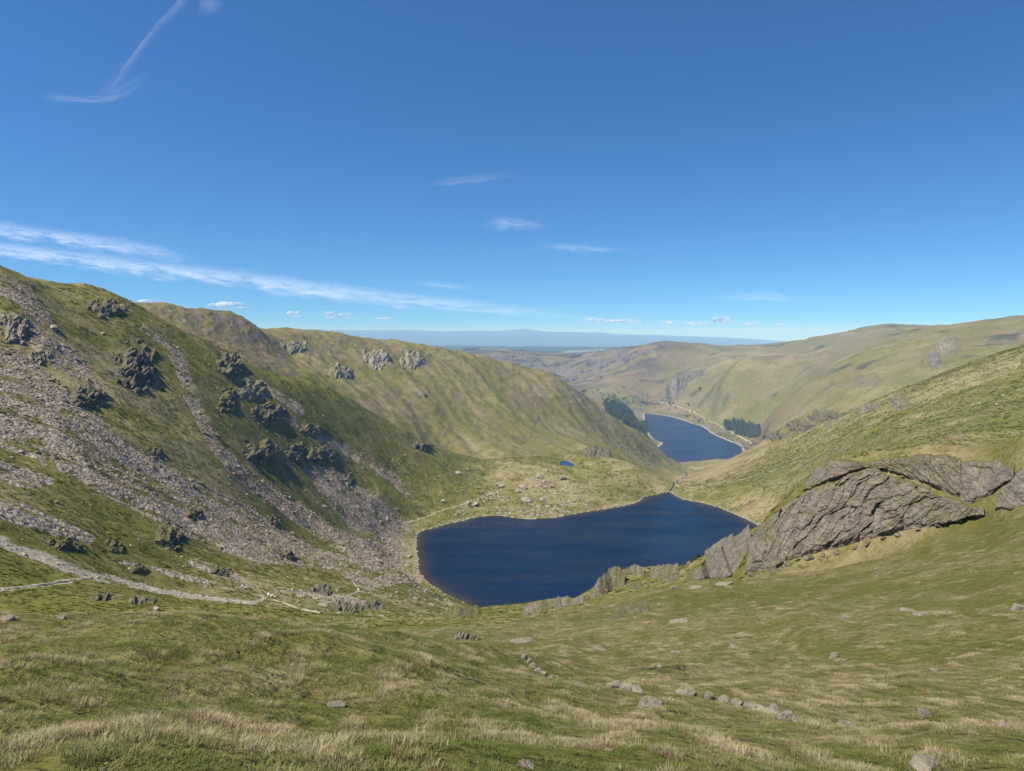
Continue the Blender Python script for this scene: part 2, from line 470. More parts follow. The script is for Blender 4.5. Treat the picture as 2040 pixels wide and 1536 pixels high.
# ---- relief: several sizes of hummock, each only where the sheet is fine enough for it
cell = R * (TH[34] - TH[33]) * 1.4
def octave(wl, amp, seed, kind='f'):
    fade = sstep(wl / cell, 1.6, 4.0)
    n = noise2(GX / wl, GY / wl, seed)
    if kind == 'r':
        n = 0.6 - np.abs(n) * 1.4
    return n * amp * fade

front = (np.abs(TH) < 1.0)[:, None]
far_w = sstep(R, 900, 2500)
mid_w = sstep(R, 90, 260) * (1 - sstep(R, 7000, 12000))
near_w = 1 - sstep(R, 60, 200)
dz = np.zeros_like(GZ)
dz += mid_w * (octave(75, 2.6, 21) + octave(38, 1.7, 22, 'r') + octave(17, 0.85, 23) + octave(8, 0.5, 24, 'r') + octave(4, 0.22, 25))
dz += far_w * (1 - sstep(R, 7000, 12000)) * (octave(420, 13, 26, 'r') + octave(190, 8, 27, 'r') + octave(90, 4, 28, 'r') + octave(45, 2.2, 40, 'r'))
dz += sstep(R, 9000, 14000) * (octave(2600, 18, 29) + octave(1100, 9, 30)) + sstep(R, 24000, 29000) * (octave(5200, 70, 129, 'r') + octave(2300, 38, 130, 'r') - 30)
dz += near_w * (octave(9, 0.34, 31) * sstep(R, 3, 12) + octave(3.1, 0.24, 32) * sstep(R, 1, 6) + octave(1.1, 0.09, 33) * sstep(R, 1, 4) + octave(0.45, 0.03, 34))
dz += sstep(R, 20, 60) * (1 - sstep(R, 140, 260)) * (octave(22, 0.4, 35) + octave(10, 0.25, 36) + octave(5, 0.14, 37))

# crests stay where they are in the distance
dz *= 1 - 0.55 * np.exp(-((LR[None, :] - math.log(36000)) / 0.15) ** 2)
GZ = GZ + dz

# gullies and streaks down the left fell: fall line about (0.75, 0.66)
FX, FY = 0.75, 0.66
fa = GX * FX + GY * FY
fc = -GX * FY + GY * FX
left_w = sstep(-(GX + 40) / (0.28 * GY + 1), 0.0, 0.5) * sstep(R, 130, 220) * (1 - sstep(R, 750, 900))
GZ = GZ + left_w * (noise2(fc / 17.0, fa / 130.0, 51) * 1.6 + noise2(fc / 7.0, fa / 60.0, 52) * 0.8)
right_w = sstep(GX - 120, 0, 150) * sstep(R, 330, 450) * (1 - sstep(R, 1300, 1600))
ga = -GX * 0.86 + GY * 0.5; gc = GX * 0.5 + GY * 0.86
GZ = GZ + right_w * (noise2(gc / 26.0, ga / 180.0, 53) * 1.4 + noise2(gc / 11.0, ga / 90.0, 54) * 0.7)
back_w = sstep(R, 1900, 2300) * (1 - sstep(R, 4300, 5200)) * sstep(GX, 300, 700)
GZ = GZ + back_w * (noise2(gc / 110.0, ga / 800.0, 55) * 9 + noise2(gc / 45.0, ga / 320.0, 56) * 4)
ridge_w = sstep(R, 1050, 1250) * (1 - sstep(R, 2300, 2600)) * (GX < 520)
rc = GX * 0.9 + GY * 0.43
ra = -GX * 0.43 + GY * 0.9
GZ = GZ + ridge_w * (noise2(rc / 60.0, ra / 260.0, 57) * 5.0 + noise2(rc / 25.0, ra / 120.0, 58) * 2.8)

GZ = GZ + ridge_w * (octave(34, 2.6, 158, 'r') + octave(15, 1.2, 159, 'r') - 1.2)
# gill on the far side, a grassed groove with a stream
gill = np.array([place(u, v, D)[:2] for u, v, D in ((1418,730,4050),(1395,742,4000),(1372,757,3960),(1358,775,3920),(1345,795,3880))]).reshape(-1, 2)
gd, _ = seg_dist(GX, GY, gill)
GZ = GZ - 26 * np.exp(-(gd / 55.0) ** 2)

def carve(GZ, outline, level, reach, bank, deep):
    x0, y0 = outline.min(0) - reach; x1, y1 = outline.max(0) + reach
    m = (GX > x0) & (GX < x1) & (GY > y0) & (GY < y1)
    xs, ys = GX[m], GY[m]
    ins = in_poly(xs, ys, outline)
    d, _ = seg_dist(xs, ys, outline[::2], True)
    z = GZ[m]
    bed = level - np.minimum(deep, 0.10 + 0.16 * d)
    rim = level + 0.12 + bank * np.minimum(d, reach) ** 0.9
    k = sstep(d, 0, reach)
    land = np.where(z < rim, rim, rim * (1 - k) + z * k)
    land = np.maximum(land, level + 0.12 + 0.05 * d)
    z2 = np.where(ins, bed, land)
    out = GZ.copy(); out[m] = z2
    return out, m

GZ, _ = carve(GZ, tarn_p, TARN_Z, 44.0, 0.13, 9.0)
GZ, _ = carve(GZ, lake_p, LAKE_Z, 90.0, 0.05, 30.0)
GZ, _ = carve(GZ, pond_p, POND_Z, 14.0, 0.05, 1.5)

# beck from the tarn to the valley
beck_uvD = [(1333,981,None),(1338,974,900),(1343,966,1120),(1347,957,1450),(1362,951,1700),(1368,944,1950),(1352,938,2080),(1354,930,2180),(1347,921,None)]

# ------------------------------------------------------------------ what is seen where
QS = (GZ - EYE_Z) / R
QMAX = np.maximum.accumulate(QS, axis=1)

def seen(u, v):
    """first place on the land along a line of sight: (x, y, z) arrays"""
    u = np.atleast_1d(np.asarray(u, float)); v = np.atleast_1d(np.asarray(v, float))
    a, y, z = ray(u, v)
    th = np.arctan2(a, y); q = z / np.hypot(a, y)
    it = np.clip(np.searchsorted(TH, th) - 1, 0, len(TH) - 2)
    f = (th - TH[it]) / (TH[it + 1] - TH[it])
    out = np.empty((len(u), 3))
    for k in range(len(u)):
        col = QS[it[k]] * (1 - f[k]) + QS[it[k] + 1] * f[k]
        cm = np.maximum.accumulate(col)
        j = np.searchsorted(cm, q[k])
        j = min(max(j, 1), len(LR) - 1)
        c0, c1 = cm[j - 1], col[j]
        t = 0.5 if c1 <= c0 else min(max((q[k] - c0) / (c1 - c0), 0), 1)
        lr = LR[j - 1] + (LR[j] - LR[j - 1]) * t
        r = math.exp(lr)
        zz = col[j - 1] + (col[j] - col[j - 1]) * t
        out[k] = (math.sin(th[k]) * r, math.cos(th[k]) * r, EYE_Z + zz * r)
    return out

def land_z(x, y):
    """height of the land in plan"""
    x = np.atleast_1d(np.asarray(x, float)); y = np.atleast_1d(np.asarray(y, float))
    th = np.arctan2(x, y); lr = np.log(np.hypot(x, y))
    it = np.clip(np.searchsorted(TH, th) - 1, 0, len(TH) - 2)
    ir = np.clip(np.searchsorted(LR, lr) - 1, 0, len(LR) - 2)
    f = (th - TH[it]) / (TH[it + 1] - TH[it]); g = (lr - LR[ir]) / (LR[ir + 1] - LR[ir])
    return ((GZ[it, ir] * (1 - f) + GZ[it + 1, ir] * f) * (1 - g) + (GZ[it, ir + 1] * (1 - f) + GZ[it + 1, ir + 1] * f) * g)

def land_normal(x, y, e=None):
    x = np.atleast_1d(np.asarray(x, float)); y = np.atleast_1d(np.asarray(y, float))
    e = 0.012 * np.hypot(x, y) if e is None else e
    zx = (land_z(x + e, y) - land_z(x - e, y)) / (2 * e)
    zy = (land_z(x, y + e) - land_z(x, y - e)) / (2 * e)
    n = np.c_[-zx, -zy, np.ones_like(zx)]
    return n / np.linalg.norm(n, axis=1)[:, None]

U, V = project(GX, GY, GZ)
VIS = QS >= QMAX - 0.012                       # seen or nearly seen

# ------------------------------------------------------------------ cover: bare stone, scree, paths, dry and lush grass
def stream(pts, widths, lo, hi):
    """soft band along a line given in the frame, on land between two distances"""
    p = np.asarray(pts, float); b = 1.4 * max(widths)
    m = (R > lo) & (R < hi) & VIS & (U > p[:, 0].min() - b) & (U < p[:, 0].max() + b) & (V > p[:, 1].min() - b) & (V < p[:, 1].max() + b)
    d, par = seg_dist(U[m], V[m], pts)
    w = np.interp(par, np.arange(len(pts)), widths)
    out = np.zeros_like(GX)
    out[m] = 1 - sstep(d / w, 0.65, 1.25)
    return out

def zone(poly, lo, hi, soft=10.0):
    p = np.asarray(poly, float)
    m = (R > lo) & (R < hi) & VIS & (U > p[:, 0].min() - soft) & (U < p[:, 0].max() + soft) & (V > p[:, 1].min() - soft) & (V < p[:, 1].max() + soft)
    uu, vv = U[m], V[m]
    ins = in_poly(uu, vv, poly)
    d, _ = seg_dist(uu, vv, poly, True)
    out = np.zeros_like(GX)
    out[m] = sstep(np.where(ins, d, -d), -soft, soft)
    return out

wob = fbm(GX / 14.0, GY / 14.0, 3, 61)
wob2 = fbm(GX / 5.0, GY / 5.0, 3, 62)
streakL = noise2(fc / 4.5, fa / 55.0, 63) + 0.6 * noise2(fc / 2.2, fa / 30.0, 64)

scree = np.zeros_like(GX)
SCREE_ZONES = [
 ([(-60,520),(25,550),(70,590),(90,615),(112,650),(120,672),(150,700),(175,735),(200,765),(190,782),(120,745),(60,690),(62,660),(45,625),(0,585),(-60,560)], 3),
 ([(-60,650),(0,690),(60,710),(130,775),(200,832),(235,872),(275,900),(335,928),(400,962),(460,988),(540,1040),(620,1090),(700,1112),(690,1135),(600,1128),(520,1122),(440,1098),(340,1052),(200,982),(60,922),(-60,880)], 5),
 ([(-60,900),(60,930),(120,960),(60,975),(-60,960)], 8),
 ([(-60,985),(40,1000),(130,1040),(200,1070),(180,1085),(60,1050),(-60,1025)], 8),
 ([(598,925),(640,925),(690,950),(740,980),(800,1030),(822,1062),(770,1078),(700,1052),(640,990)], 6),
 ([(690,1082),(760,1074),(815,1074),(820,1120),(800,1140),(740,1140),(690,1120)], 14),
]
for poly, soft in SCREE_ZONES:
    scree = np.maximum(scree, zone(poly, 100, 900, soft))
SCREE_LINES = [
 ([(285,655),(335,690),(360,730),(375,785),(398,830),(430,890),(470,935),(520,975),(590,1020),(660,1070),(720,1095)], [7,11,14,12,12,13,16,18,20,20,20]),
 ([(518,765),(560,795),(600,818)], [6,10,8]),
 ([(530,800),(590,845),(650,880),(720,915),(780,950),(810,985)], [4,6,8,10,10,6]),
 ([(430,985),(500,1030),(560,1075),(640,1110)], [5,9,12,14]),
 ([(330,960),(420,1000),(520,1065),(620,1120)], [5,8,10,12]),
 ([(240,1120),(330,1140),(420,1165),(500,1175)], [4,6,7,6]),
 ([(380,1120),(440,1140),(500,1165)], [8,10,8]),
 ([(690,1150),(740,1165),(800,1150),(835,1155)], [10,12,12,8]),
 ([(560,1180),(640,1190),(720,1200)], [8,10,8]),
]
for pts, w in SCREE_LINES:
    scree = np.maximum(scree, stream(pts, w, 100, 900))
scree_soft = scree.copy()
scree = np.clip(scree + 0.38 * scree * (1 - scree) * 4 * (wob + 0.8 * streakL), 0, 1)
holes = np.maximum(sstep(fbm(fc / 6.0, fa / 60.0, 3, 66), 0.04, 0.22), 0.8 * sstep(fbm(GX / 11.0, GY / 11.0, 3, 68), 0.15, 0.35))
scree = scree * (1 - 0.92 * holes)
# thin threads of stones in the grass of the left fell
thread = sstep(streakL, 0.62, 0.95) * left_w * sstep(fbm(GX / 60, GY / 60, 2, 67), -0.2, 0.3)
scree = np.maximum(scree, thread * 0.55)

path = np.zeros_like(GX)
PATHS = [
 ([(-40,1062),(0,1078),(60,1100),(130,1128),(190,1148),(250,1160),(310,1175),(380,1187),(450,1196),(505,1200),(524,1192),(516,1184)], [12,13,12,11,9.5,8,7,6,5,4,4,3], 80, 400),
 ([(-20,1178),(60,1168),(140,1158)], [3,3,3], 80, 400),
]
for pts, w, lo, hi in PATHS:
    path = np.maximum(path, stream(pts, w, lo, hi))
path = np.clip(path * (0.68 + 0.8 * wob2 + 0.5 * wob) + 0.5 * path * (1 - path) * 4 * wob2, 0, 1)

rock = np.zeros_like(GX)      # bare living rock in the sheet itself, on the farther fells
ROCKS = [ # centre, half width, half height in the frame, distance range, strength
 (750,718,24,22,1300,2100,.7),(822,716,22,18,1300,2200,.7),(585,690,34,13,1200,1700,.6),(675,745,32,16,1100,1600,.6),(735,712,22,10,1300,2000,.7),
 (640,700,40,16,1200,1900,.6),(470,640,60,22,1000,1400,.7),(380,640,50,18,1000,1300,.6),(840,783,12,10,1200,1700,.8),(850,886,28,14,800,1000,.7),
 (1188,900,32,10,900,1100,.9),(1600,845,60,10,1050,1400,.9),(1550,868,30,10,1150,1400,.9),(1790,802,26,10,650,1000,.9),(1735,812,20,8,700,1100,.8),
 (1650,825,40,8,900,1300,.8),(1680,838,40,6,800,1100,.5),(1885,690,24,22,2100,3000,.9),(1860,715,22,20,2100,3000,.8),(1730,760,30,12,2000,2700,.6),(1620,745,60,16,2200,3200,.5),
 (1345,770,16,26,3700,4300,.9),(1385,748,26,8,3800,4300,.7),(1320,790,14,14,3700,4200,.7),
 (1040,735,90,12,4000,6200,.7),(1120,740,70,14,4200,6000,.8),(1200,720,60,10,4500,6000,.6),(980,715,70,10,5000,6400,.6),(1270,790,22,10,3900,4300,.6),
 (1155,790,20,16,2000,2400,.6),(1190,835,14,16,1900,2400,.6),(1215,860,16,14,1700,2300,.5),(1250,890,26,16,1500,2300,.4),
]
for cu, cv, w, h, lo, hi, s in ROCKS:
    m = (R > lo) & (R < hi) & VIS & (np.abs(U - cu) < 2 * w) & (np.abs(V - cv) < 2 * h)
    d = np.hypot((U[m] - cu) / w, (V[m] - cv) / h)
    sc_ = np.maximum(R[m] * 0.012, 4)
    d = d + 1.1 * fbm(GX[m] / sc_, GY[m] / sc_, 4, 71) + 0.5 * noise2(GX[m] / sc_ * 3, GY[m] / sc_ * 3, 79)
    rock[m] = np.maximum(rock[m], s * (1 - sstep(d, 0.55, 1.15)))
# broken outcrops scattered over the farther fells
outc = ridged(GX / 55.0, GY / 90.0, 3, 72)
rock = np.maximum(rock, ridge_w * sstep(outc, 0.62, 0.85) * 0.55 * sstep(fbm(GX / 160, GY / 160, 2, 73), -0.15, 0.3))
rug = zone([(240,600),(330,608),(450,622),(530,655),(560,690),(600,760),(480,735),(400,690),(300,650)], 950, 1500, 10)
rock = np.maximum(rock, rug * sstep(ridged(GX / 22.0, GY / 30.0, 4, 77), 0.35, 0.75) * 0.62)
GZ = GZ + rug * (1.6 * ridged(GX / 30.0, GY / 30.0, 4, 78) - 0.8)
crest = zone([(520,655),(600,660),(700,668),(800,684),(900,698),(960,715),(960,740),(880,725),(780,712),(640,695),(540,690)], 1250, 2150, 8)
GZ = GZ + crest * (4.5 * ridged(GX / 42.0, GY / 42.0, 4, 178) - 2.2)
rock = np.maximum(rock, crest * sstep(ridged(GX / 30.0, GY / 40.0, 4, 179), 0.5, 0.8) * 0.5)
outf = ridged(GX / 150.0, GY / 260.0, 3, 74)
moor = sstep(R, 4000, 4600) * (1 - sstep(R, 6600, 7200)) * (1 - sstep(GX / GY, 0.12, 0.3))
rock = np.maximum(rock, moor * sstep(outf, 0.55, 0.8) * 0.75)

# the bare rock stands proud in steps
blk_s = np.maximum(R * 0.009, 3.0)
blk_s = 3.0 * 2 ** np.round(np.log2(blk_s / 3.0))
d1, d2, cid = worley(GX / blk_s, GY / blk_s * 0.7, 75)
GZ = GZ + rock * blk_s * (0.30 * cid + 0.2 * np.minimum(d2 - d1, 0.4) - 0.12)
scr_s = 2.6
d1, d2, cid = worley(GX / scr_s, GY / scr_s, 76)
GZ = GZ + scree * (1 - sstep(R, 500, 900)) * (0.35 * cid - 0.1) * sstep(R, 90, 140)
GZ = GZ - path * 0.25 * (R > 60) * (R < 420)
QS = (GZ - EYE_Z) / R
QMAX = np.maximum.accumulate(QS, axis=1)
VIS = QS >= QMAX - 0.012
U, V = project(GX, GY, GZ)
# ------------------------------------------------------------------ node helpers
class NT:
    def __init__(self, mat):
        mat.use_nodes = True
        self.t = mat.node_tree
        self.t.nodes.clear()
    def n(self, kind, **kw):
        nd = self.t.nodes.new(kind)
        for k, v in kw.items():
            setattr(nd, k, v)
        return nd
    def set(self, sock, v):
        if isinstance(v, bpy.types.NodeSocket):
            self.t.links.new(v, sock)
        else:
            sock.default_value = v
    def math(self, op, a, b=0.0, c=0.0, clamp=False):
        nd = self.n('ShaderNodeMath', operation=op, use_clamp=clamp)
        self.set(nd.inputs[0], a); self.set(nd.inputs[1], b)
        if op in ('MULTIPLY_ADD', 'SMOOTH_MIN', 'SMOOTH_MAX'): self.set(nd.inputs[2], c)
        return nd.outputs[0]
    def ramp(self, x, a, b, lo=0.0, hi=1.0):
        nd = self.n('ShaderNodeMapRange', interpolation_type='SMOOTHSTEP')
        self.set(nd.inputs[0], x); nd.inputs[1].default_value = a; nd.inputs[2].default_value = b
        nd.inputs[3].default_value = lo; nd.inputs[4].default_value = hi
        return nd.outputs[0]
    def mix(self, f, a, b, blend='MIX'):
        nd = self.n('ShaderNodeMix', data_type='RGBA', blend_type=blend)
        self.set(nd.inputs[0], f)
        for s, v in ((nd.inputs[6], a), (nd.inputs[7], b)):
            if isinstance(v, tuple) and len(v) == 3: v = (*v, 1.0)
            self.set(s, v)
        return nd.outputs[2]
    def noise(self, vec, scale, detail=3.0, rough=0.55, dims='3D'):
        nd = self.n('ShaderNodeTexNoise', noise_dimensions=dims)
        if vec is not None: self.set(nd.inputs['Vector'], vec)
        nd.inputs['Scale'].default_value = scale; nd.inputs['Detail'].default_value = detail
        nd.inputs['Roughness'].default_value = rough
        return nd.outputs[0]
    def voro(self, vec, scale, feature='F1', rnd=1.0):
        nd = self.n('ShaderNodeTexVoronoi', feature=feature)
        if vec is not None: self.set(nd.inputs['Vector'], vec)
        nd.inputs['Scale'].default_value = scale; nd.inputs['Randomness'].default_value = rnd
        return nd
    def attr(self, name, kind='GEOMETRY'):
        nd = self.n('ShaderNodeAttribute', attribute_name=name, attribute_type=kind)
        return nd
    def pos(self):
        return self.n('ShaderNodeNewGeometry').outputs['Position']
    def scalev(self, vec, s):
        nd = self.n('ShaderNodeVectorMath', operation='MULTIPLY')
        self.set(nd.inputs[0], vec); nd.inputs[1].default_value = s
        return nd.outputs[0]
    def out(self, color, rough=0.95, bump=None, bump_dist=0.1, bump_strength=1.0, spec=0.15, subsurf=None):
        b = self.n('ShaderNodeBsdfPrincipled')
        self.set(b.inputs['Base Color'], color if not (isinstance(color, tuple) and len(color) == 3) else (*color, 1))
        self.set(b.inputs['Roughness'], rough)
        b.inputs['Specular IOR Level'].default_value = spec
        if bump is not None:
            bn = self.n('ShaderNodeBump'); bn.inputs['Strength'].default_value = bump_strength
            bn.inputs['Distance'].default_value = bump_dist
            self.set(bn.inputs['Height'], bump)
            self.t.links.new(bn.outputs[0], b.inputs['Normal'])
        o = self.n('ShaderNodeOutputMaterial')
        self.t.links.new(b.outputs[0], o.inputs[0])
        return b

# ------------------------------------------------------------------ grass tone, bracken, lush patches
tone = 0.42 + 0.55 * fbm(GX / 160.0, GY / 160.0, 4, 81) * sstep(R, 60, 300)
# close by: tussocks of straw in the green
near_t = 0.46 + 0.35 * fbm(GX / 1.4, GY / 1.4, 3, 82) + 0.25 * fbm(GX / 14.0, GY / 14.0, 2, 83)
k = 1 - sstep(R, 50, 160)
tone = tone * (1 - k) + near_t * k
mid_t = fbm(GX / 24.0, GY / 24.0, 3, 84) * 0.35
tone += mid_t * sstep(R, 80, 200) * (1 - sstep(R, 1500, 3000))
# left fell and the green spur: olive, with worn brown streaks
tone -= 0.06 * left_w
tone += 0.22 * left_w * noise2(fc / 6.0, fa / 70.0, 85)
spur = zone([(500,745),(640,760),(760,830),(870,890),(980,920),(960,990),(860,1020),(760,960),(640,860),(540,790)], 600, 1000, 30)
tone -= 0.30 * spur
plateau = zone([(880,905),(1000,905),(1150,890),(1240,905),(1330,965),(1290,985),(1180,1010),(1000,1000),(930,960)], 800, 1200, 20)
tone += 0.12 * plateau
tone += ridge_w * (-0.12 + 0.35 * noise2(rc / 22.0, ra / 150.0, 86) + 0.2 * noise2(rc / 70.0, ra / 100.0, 87))
tone += right_w * (-0.06 + 0.32 * noise2(gc / 12.0, ga / 140.0, 88) + 0.2 * noise2(gc / 40.0, ga / 200.0, 89))
tone += zone([(2040,690),(1880,742),(1700,808),(1560,856),(1400,940),(1420,965),(1600,890),(1800,815),(2040,735)], 700, 1700, 14) * 0.28
tone += zone([(1420,905),(1400,930),(1340,945),(1345,970),(1400,960),(1440,940),(1480,915)], 1100, 2400, 8) * 0.35
far_fell = sstep(R, 2150, 2500) * (1 - sstep(R, 6800, 7400))
tone += far_fell * (-0.10 + 0.3 * noise2(gc / 60.0, ga / 420.0, 90))
tone += zone([(1430,708),(1560,700),(1620,712),(1560,735),(1440,735)], 3200, 5000, 10) * 0.4
lush = np.zeros_like(GX)
for poly, lo, hi in (([(690,1150),(740,1160),(790,1175),(740,1190),(690,1180)], 150, 700), ([(560,1205),(640,1195),(720,1215),(700,1235),(600,1225)], 80, 400),
                     ([(400,1185),(470,1180),(505,1193),(440,1195)], 100, 300), ([(0,1090),(130,1150),(0,1165)], 80, 250),
                     ([(900,900),(980,915),(975,960),(900,980),(860,930)], 700, 1100), ([(660,760),(760,790),(880,880),(780,900),(680,830)], 700, 1000),
                     ([(1110,830),(1160,860),(1185,880),(1140,880),(1090,850)], 1300, 2000), ([(730,750),(800,770),(820,790),(760,790)], 1200, 1700),
                     ([(1490,950),(1600,905),(1800,850),(2040,780),(2040,860),(1800,880),(1620,960),(1520,1000)], 380, 1000),
                     ([(1380,840),(1420,835),(1500,880),(1480,900),(1440,872)], 2500, 3700)):
    lush = np.maximum(lush, zone(poly, lo, hi, 12))
lush = np.clip(lush * (0.7 + 0.8 * wob), 0, 1)
brown = np.clip(far_fell * (0.40 + 0.9 * fbm(GX / 380.0, GY / 380.0, 3, 91)), 0, 1)
brown = np.maximum(brown, zone([(1190,770),(1330,790),(1320,720),(1150,760)], 3700, 5000, 15) * 0.8)
brown = np.maximum(brown, sstep(R, 150, 250) * (1 - sstep(R, 1000, 2000)) * sstep(fbm(GX / 34.0, GY / 34.0, 4, 92), 0.12, 0.42) * 0.55)
brown = np.maximum(brown, (1 - sstep(R, 60, 200)) * sstep(fbm(GX / 2.3, GY / 2.3, 3, 93), 0.22, 0.5) * 0.5)
brown = np.maximum(brown, ridge_w * np.clip(0.35 + 0.7 * fbm(GX / 130.0, GY / 130.0, 3, 98), 0, 0.8))
brown = np.maximum(brown, rug * 0.8)
tone -= 0.25 * rug
dark = moor * sstep(fbm(GX / 240.0, GY / 110.0, 4, 94), -0.12, 0.16)
dark = np.maximum(dark, far_fell * 0.8 * sstep(fbm(GX / 170.0, GY / 130.0, 4, 97), 0.22, 0.4))
dark = np.maximum(dark, zone([(1325,775),(1345,750),(1400,735),(1405,745),(1365,765),(1345,795),(1322,800)], 3700, 4500, 6) * 0.8)
wood_strip = zone([(500,690),(860,688),(1000,689),(1180,692),(1300,696),(1300,699),(1000,694),(840,692),(500,694)], 9000, 21000, 1.5)
plain = sstep(R, 7000, 8200)
f1, f2, fid = worley(GX / 520.0, GY / 900.0, 95)
hedge = 1 - sstep(f2 - f1, 0.02, 0.08)
woodl = np.maximum(sstep(fbm(GX / 1500.0, GY / 2600.0, 3, 96), 0.2, 0.3) * plain * (1 - sstep(R, 24000, 27000)), 0.5 * wood_strip)
tone = np.clip(tone, 0, 1)
shore_s = np.zeros_like(GX)
for outl, lev, reach, lo, hi in ((tarn_p, TARN_Z, 1.1, 350, 1000), (lake_p, LAKE_Z, 11.0, 2000, 4300)):
    x0, y0 = outl.min(0) - 3 * reach; x1, y1 = outl.max(0) + 3 * reach
    m = (GX > x0) & (GX < x1) & (GY > y0) & (GY < y1)
    d, _ = seg_dist(GX[m], GY[m], outl[::2], True)
    shore_s[m] = np.maximum(shore_s[m], 1 - sstep(d / reach, 0.5, 1.4))

# ------------------------------------------------------------------ ground material
m_ground = bpy.data.materials.new('fell_ground')
g = NT(m_ground)
P = g.pos()
A = g.attr('cover'); sA = g.n('ShaderNodeSeparateColor'); g.t.links.new(A.outputs['Color'], sA.inputs[0])
B = g.attr('grass_kind'); sB = g.n('ShaderNodeSeparateColor'); g.t.links.new(B.outputs['Color'], sB.inputs[0])
Cc = g.attr('lowland'); sC = g.n('ShaderNodeSeparateColor'); g.t.links.new(Cc.outputs['Color'], sC.inputs[0])
a_scree, a_rock, a_path = sA.outputs[0], sA.outputs[1], sA.outputs[2]
a_tone, a_lush, a_brown = sB.outputs[0], sB.outputs[1], sB.outputs[2]
a_plain, a_field, a_wood = sC.outputs[0], sC.outputs[1], sC.outputs[2]
a_dark = A.outputs['Alpha']; a_shore = B.outputs['Alpha']; a_near = Cc.outputs['Alpha']
n03 = g.noise(P, 3.1, 3.0, 0.6)
n2 = g.noise(P, 0.55, 6.0, 0.66)
n10 = g.noise(P, 0.07, 8.0, 0.66)
n60 = g.noise(P, 0.012, 8.0, 0.66)
t1 = g.math('ADD', a_tone, g.math('MULTIPLY', g.math('SUBTRACT', n2, 0.5), 1.5))
t1 = g.math('ADD', t1, g.math('MULTIPLY', g.math('SUBTRACT', n10, 0.5), 1.6))
t1 = g.math('ADD', t1, g.math('MULTIPLY', g.math('SUBTRACT', n60, 0.5), 1.3))
t1 = g.math('ADD', t1, g.math('MULTIPLY', g.math('SUBTRACT', n03, 0.5), g.math('MULTIPLY', a_near, 0.9)))
green = g.mix(n10, (0.108, 0.108, 0.018), (0.170, 0.160, 0.034))
straw = g.mix(n2, (0.23, 0.19, 0.085), (0.34, 0.285, 0.15))
grass = g.mix(g.ramp(t1, 0.18, 1.0), green, straw)
grass = g.mix(g.math('MULTIPLY', a_lush, 0.5), grass, g.mix(n2, (0.085, 0.100, 0.022), (0.135, 0.148, 0.038)))
bm = g.math('MULTIPLY', a_brown, g.ramp(g.math('ADD', n10, g.math('MULTIPLY', n60, 0.5)), 0.52, 0.88))
grass = g.mix(bm, grass, g.mix(n2, (0.15, 0.098, 0.055), (0.23, 0.165, 0.105)))
grass = g.mix(g.math('MULTIPLY', a_dark, g.ramp(n60, 0.28, 0.55)), grass, (0.042, 0.042, 0.030))
# stone
vs = g.voro(P, 0.75); vs2 = g.voro(P, 1.9)
stone_a = g.mix(vs.outputs['Color'], (0.17, 0.145, 0.12), (0.33, 0.295, 0.255))
sv = g.n('ShaderNodeSeparateColor'); g.t.links.new(vs.outputs['Color'], sv.inputs[0])
sv2 = g.n('ShaderNodeSeparateColor'); g.t.links.new(vs2.outputs['Color'], sv2.inputs[0])
stone = g.mix(sv.outputs[0], (0.225, 0.18, 0.13), (0.385, 0.315, 0.235))
stone = g.mix(g.math('MULTIPLY', sv2.outputs[0], 0.5), stone, (0.40, 0.345, 0.28))
stone = g.mix(g.math('MULTIPLY', g.ramp(n10, 0.5, 0.75), 0.35), stone, (0.22, 0.215, 0.205))
sc_edge = g.ramp(g.math('ADD', a_scree, g.math('MULTIPLY', g.math('SUBTRACT', n2, 0.5), 1.0)), 0.38, 0.60)
col = g.mix(sc_edge, grass, stone)
rk = g.mix(n10, (0.14, 0.12, 0.092), (0.26, 0.22, 0.165))
rk = g.mix(g.ramp(n2, 0.45, 0.7), rk, (0.10, 0.095, 0.075))
rk_edge = g.ramp(g.math('ADD', a_rock, g.math('MULTIPLY', g.math('SUBTRACT', n10, 0.5), 3.4)), 0.5, 0.85)
col = g.mix(rk_edge, col, rk)
pth = g.mix(sv2.outputs[1], (0.29, 0.24, 0.175), (0.46, 0.40, 0.31))
pt_edge = g.ramp(g.math('ADD', a_path, g.math('MULTIPLY', g.math('SUBTRACT', n2, 0.5), 0.7)), 0.3, 0.6)
col = g.mix(pt_edge, col, pth)
col = g.mix(g.ramp(a_shore, 0.35, 0.7), col, g.mix(sv2.outputs[0], (0.16, 0.14, 0.115), (0.42, 0.38, 0.33)))
# lowland fields, hedges and woods
f_a = g.mix(a_field, (0.06, 0.09, 0.03), (0.11, 0.125, 0.05))
f_b = g.mix(g.ramp(a_field, 0.86, 0.96), f_a, (0.26, 0.24, 0.15))
f_b = g.mix(g.ramp(a_wood, 0.3, 0.7), f_b, (0.05, 0.07, 0.04))
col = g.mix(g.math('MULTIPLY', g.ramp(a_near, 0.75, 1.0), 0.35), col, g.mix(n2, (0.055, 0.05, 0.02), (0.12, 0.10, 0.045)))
col = g.mix(a_plain, col, f_b)
hgt = g.math('ADD', g.math('MULTIPLY', n2, 0.5), g.math('MULTIPLY', n03, g.math('MULTIPLY', a_near, 0.25)))
hgt = g.math('ADD', hgt, g.math('MULTIPLY', sc_edge, g.math('MULTIPLY', vs.outputs['Distance'], -0.7)))
hgt = g.math('ADD', hgt, g.math('MULTIPLY', rk_edge, g.math('MULTIPLY', n10, 3.0)))
gb = g.out(col, 0.95, hgt, 1.0, 0.9, 0.08)

